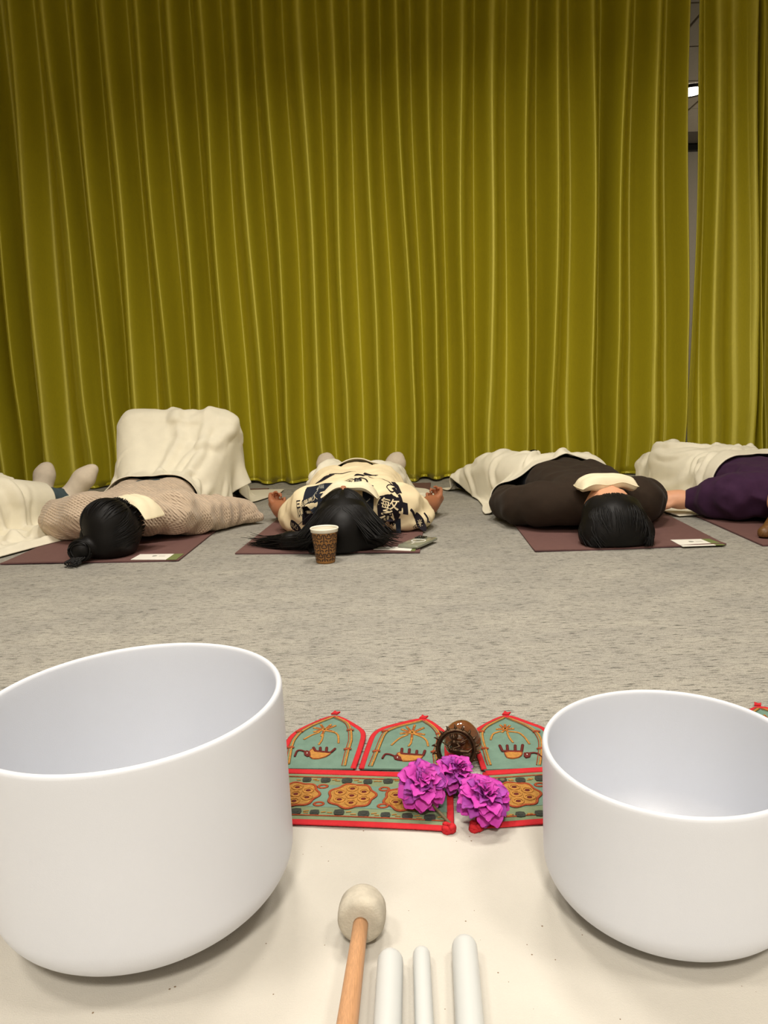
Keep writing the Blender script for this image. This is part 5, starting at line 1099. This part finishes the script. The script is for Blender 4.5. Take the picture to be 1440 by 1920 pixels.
# ------------------------------------------------------------------ small things by the mats
def paper_cup():
    c = G(611, 1054); root = thing('paper_cup', 'brown patterned paper cup in front of the long black hair', 'cup', (c[0], c[1], 0.0))
    rb, rt_, h = 0.0285, 0.0415, 0.107
    r_at = lambda z: rb + (rt_ - rb) * z / h
    V, F = lathe([(0.001, 0.006), (rb - 0.002, 0.006), (rb - 0.001, 0.001), (rb, 0.001)] + [(r_at(z), z) for z in np.linspace(0.004, h, 10)], 48); mesh_obj('wall', V, F, MT['cup'], root)
    V, F = lathe([(r_at(z) - 0.0008, z) for z in np.linspace(h, 0.008, 8)] + [(0.001, 0.0075)], 48); mesh_obj('inner_wall', V, F, MT['cup_white'], root)
    V, F = lathe([(rt_ - 0.0012, h - 0.010), (rt_ + 0.0004, h - 0.010), (rt_ + 0.0008, h - 0.003), (rt_ + 0.0022, h - 0.0015), (rt_ + 0.0026, h + 0.0008), (rt_ + 0.0012, h + 0.0024), (rt_ - 0.0006, h + 0.0016), (rt_ - 0.0014, h - 0.001)], 48); mesh_obj('rim', V, F, MT['cup_white'], root)
    m = MB(); nt_ = 8; rows = 3; th = (h - 0.018) / rows
    strokes = [[(0, -0.42), (0, 0.42)], [(-0.5, 0.0), (-0.22, 0.0), (-0.22, 0.30), (-0.05, 0.42)], [(0.5, 0.0), (0.22, 0.0), (0.22, 0.30), (0.05, 0.42)], [(-0.36, -0.42), (-0.36, -0.22), (-0.12, -0.22)], [(0.36, -0.42), (0.36, -0.22), (0.12, -0.22)], [(-0.5, 0.5), (-0.36, 0.36), (-0.36, 0.18)], [(0.5, 0.5), (0.36, 0.36), (0.36, 0.18)]]
    for r in range(rows):
        for k in range(nt_):
            for s in strokes:
                P = smooth_line(s, 4, 1); Q = []
                for u, v in P:
                    z = 0.006 + (r + 0.5 + v) * th; a = 2 * math.pi * (k + u + 0.5 * (r % 2)) / nt_; rr = r_at(z) + 0.0003; Q.append((rr * math.cos(a), rr * math.sin(a), z))
                Q = np.array(Q); V = []; T = np.gradient(Q, axis=0); T /= np.linalg.norm(T, axis=1)[:, None] + 1e-9
                N = np.stack([Q[:, 0], Q[:, 1], 0 * Q[:, 0]], -1); N /= np.linalg.norm(N, axis=1)[:, None]; B = np.cross(N, T) * 0.0018
                V = np.concatenate([Q + B + N * .0002, Q - B + N * .0002]); n = len(Q); m.add(V, [(i, i + n, i + n + 1, i + 1) for i in range(n - 1)])
    o = m.build('printed_pattern', MT['cup_dark'], root); o['kind'] = 'stuff'
paper_cup()
def leaflet(c4, label, strip=0.26, mark=True, z=0.0065, loose=False):
    """corners: near-side first, going round; last two edges carry the green strip"""
    P = [np.array(p) for p in c4]; ctr = np.mean(P, 0); root = thing('leaflet', label, 'leaflet', (ctr[0], ctr[1], z), 'leaflets at the mat ends')
    Q = [p - ctr for p in P]; a, b, c, d = Q
    s = 1 - strip; V, F = slab([tuple(q) for q in (a, a + (b - a) * s, d + (c - d) * s, d)], 0, 0.0012); mesh_obj('card', V, F, MT['paper'], root, smooth=False)
    V, F = slab([tuple(q) for q in (a + (b - a) * s, b, c, d + (c - d) * s)], 0, 0.0012); mesh_obj('green_strip', V, F, MT['green_ink'], root, smooth=False)
    if mark:
        m = a * 0.25 + b * 0.17 + c * 0.23 + d * 0.35 + (d - a) * 0.06; V, F = slab([tuple(m + np.array([0.008 * math.cos(t) * (1 + 0.3 * math.cos(3 * t)), 0.009 * math.sin(t)])) for t in np.linspace(0, 6.28, 12, endpoint=False)], 0.0012, 0.0015); mesh_obj('emblem', V, F, MT['grey_ink'], root, smooth=False)
        for k in range(2):
            q = m + (b - a) * 0.10 + (d - a) * (0.02 - 0.10 * k); e = (b - a) / np.linalg.norm(b - a) * 0.022; f = (d - a) / np.linalg.norm(d - a) * 0.002
            V, F = slab([tuple(t) for t in (q, q + e, q + e + f, q + f)], 0.0012, 0.0014); mesh_obj('text_line', V, F, MT['grey_ink'], root, smooth=False)
gq = lambda *px: [np.array(G(x, y, 0.006)[:2]) for x, y in px]
leaflet(gq((245, 1050), (330, 1050), (345, 1039), (263, 1040)), 'white leaflet with green strip beside the bun-haired head', 0.22)
leaflet(gq((1280, 1025.5), (1360, 1022.5), (1330, 1011), (1257, 1013)), 'white leaflet with green strip beside the short-haired head', 0.22)
leaflet(gq((700, 1031), (778, 1034), (782, 1026), (712, 1026)), 'white leaflet partly under the phone', 0.1, mark=False)
lf = thing('booklet', 'small stack of white papers on the carpet at the picture border', 'booklet', (-1.47, 2.79, 0.0))
for k, (dx, dy, rz, t) in enumerate(((0, 0, 0.25, 0.003), (-0.01, 0.03, 0.5, 0.004))):
    V, F = box((dx, dy, 0.0025 + 0.005 * k), (0.15, 0.11, t), rz, 0.0006); mesh_obj('sheet', V, F, MT['paper'], lf, smooth=False)
V, F = box((0.0, 0.0, 0.0006), (0.154, 0.114, 0.001), 0.25); mesh_obj('dark_cover', V, F, MT['black'], lf, smooth=False)
def phone():
    q = gq((762, 1031), (800, 1034), (805, 1010), (768, 1010)); ctr = np.mean(q, 0); ex = (q[1] - q[0]); rz = math.atan2(ex[1], ex[0]) - 0.02
    root = thing('phone', 'phone in a grey-green case with a white ring, on the mat corner', 'phone', (ctr[0], ctr[1], 0.0078), None, rz)
    V, F = box((0, 0, 0.0055), (0.074, 0.150, 0.010), 0, 0.0035); mesh_obj('case', V, F, MT['phone'], root)
    m = MB(); m.add(*tube([(0.023 * math.cos(t), 0.005 + 0.023 * math.sin(t), 0.0107) for t in np.linspace(0, 2 * math.pi, 33)], 0.0022, 6, 0.25, cap=False)); m.build('magnet_ring', MT['white'], root)
    V, F = box((0, -0.035, 0.0107), (0.004, 0.016, 0.0006), 0, 0.0002); mesh_obj('magnet_bar', V, F, MT['white'], root, smooth=False)
    V, F = box((-0.016, 0.055, 0.0118), (0.032, 0.032, 0.003), 0, 0.001); b = mesh_obj('camera_bump', V, F, MT['phone_dark'], root)
    for dx, dy in ((-0.023, 0.062), (-0.023, 0.048), (-0.009, 0.055)):
        V, F = lathe([(0.0002, 0.0024), (0.004, 0.0024), (0.0052, 0.0014), (0.0054, 0.0)], 18); mesh_obj('lens', [np.array(v) + [dx, dy, 0.0132] for v in V], F, MT['phone_dark'], b)
phone()
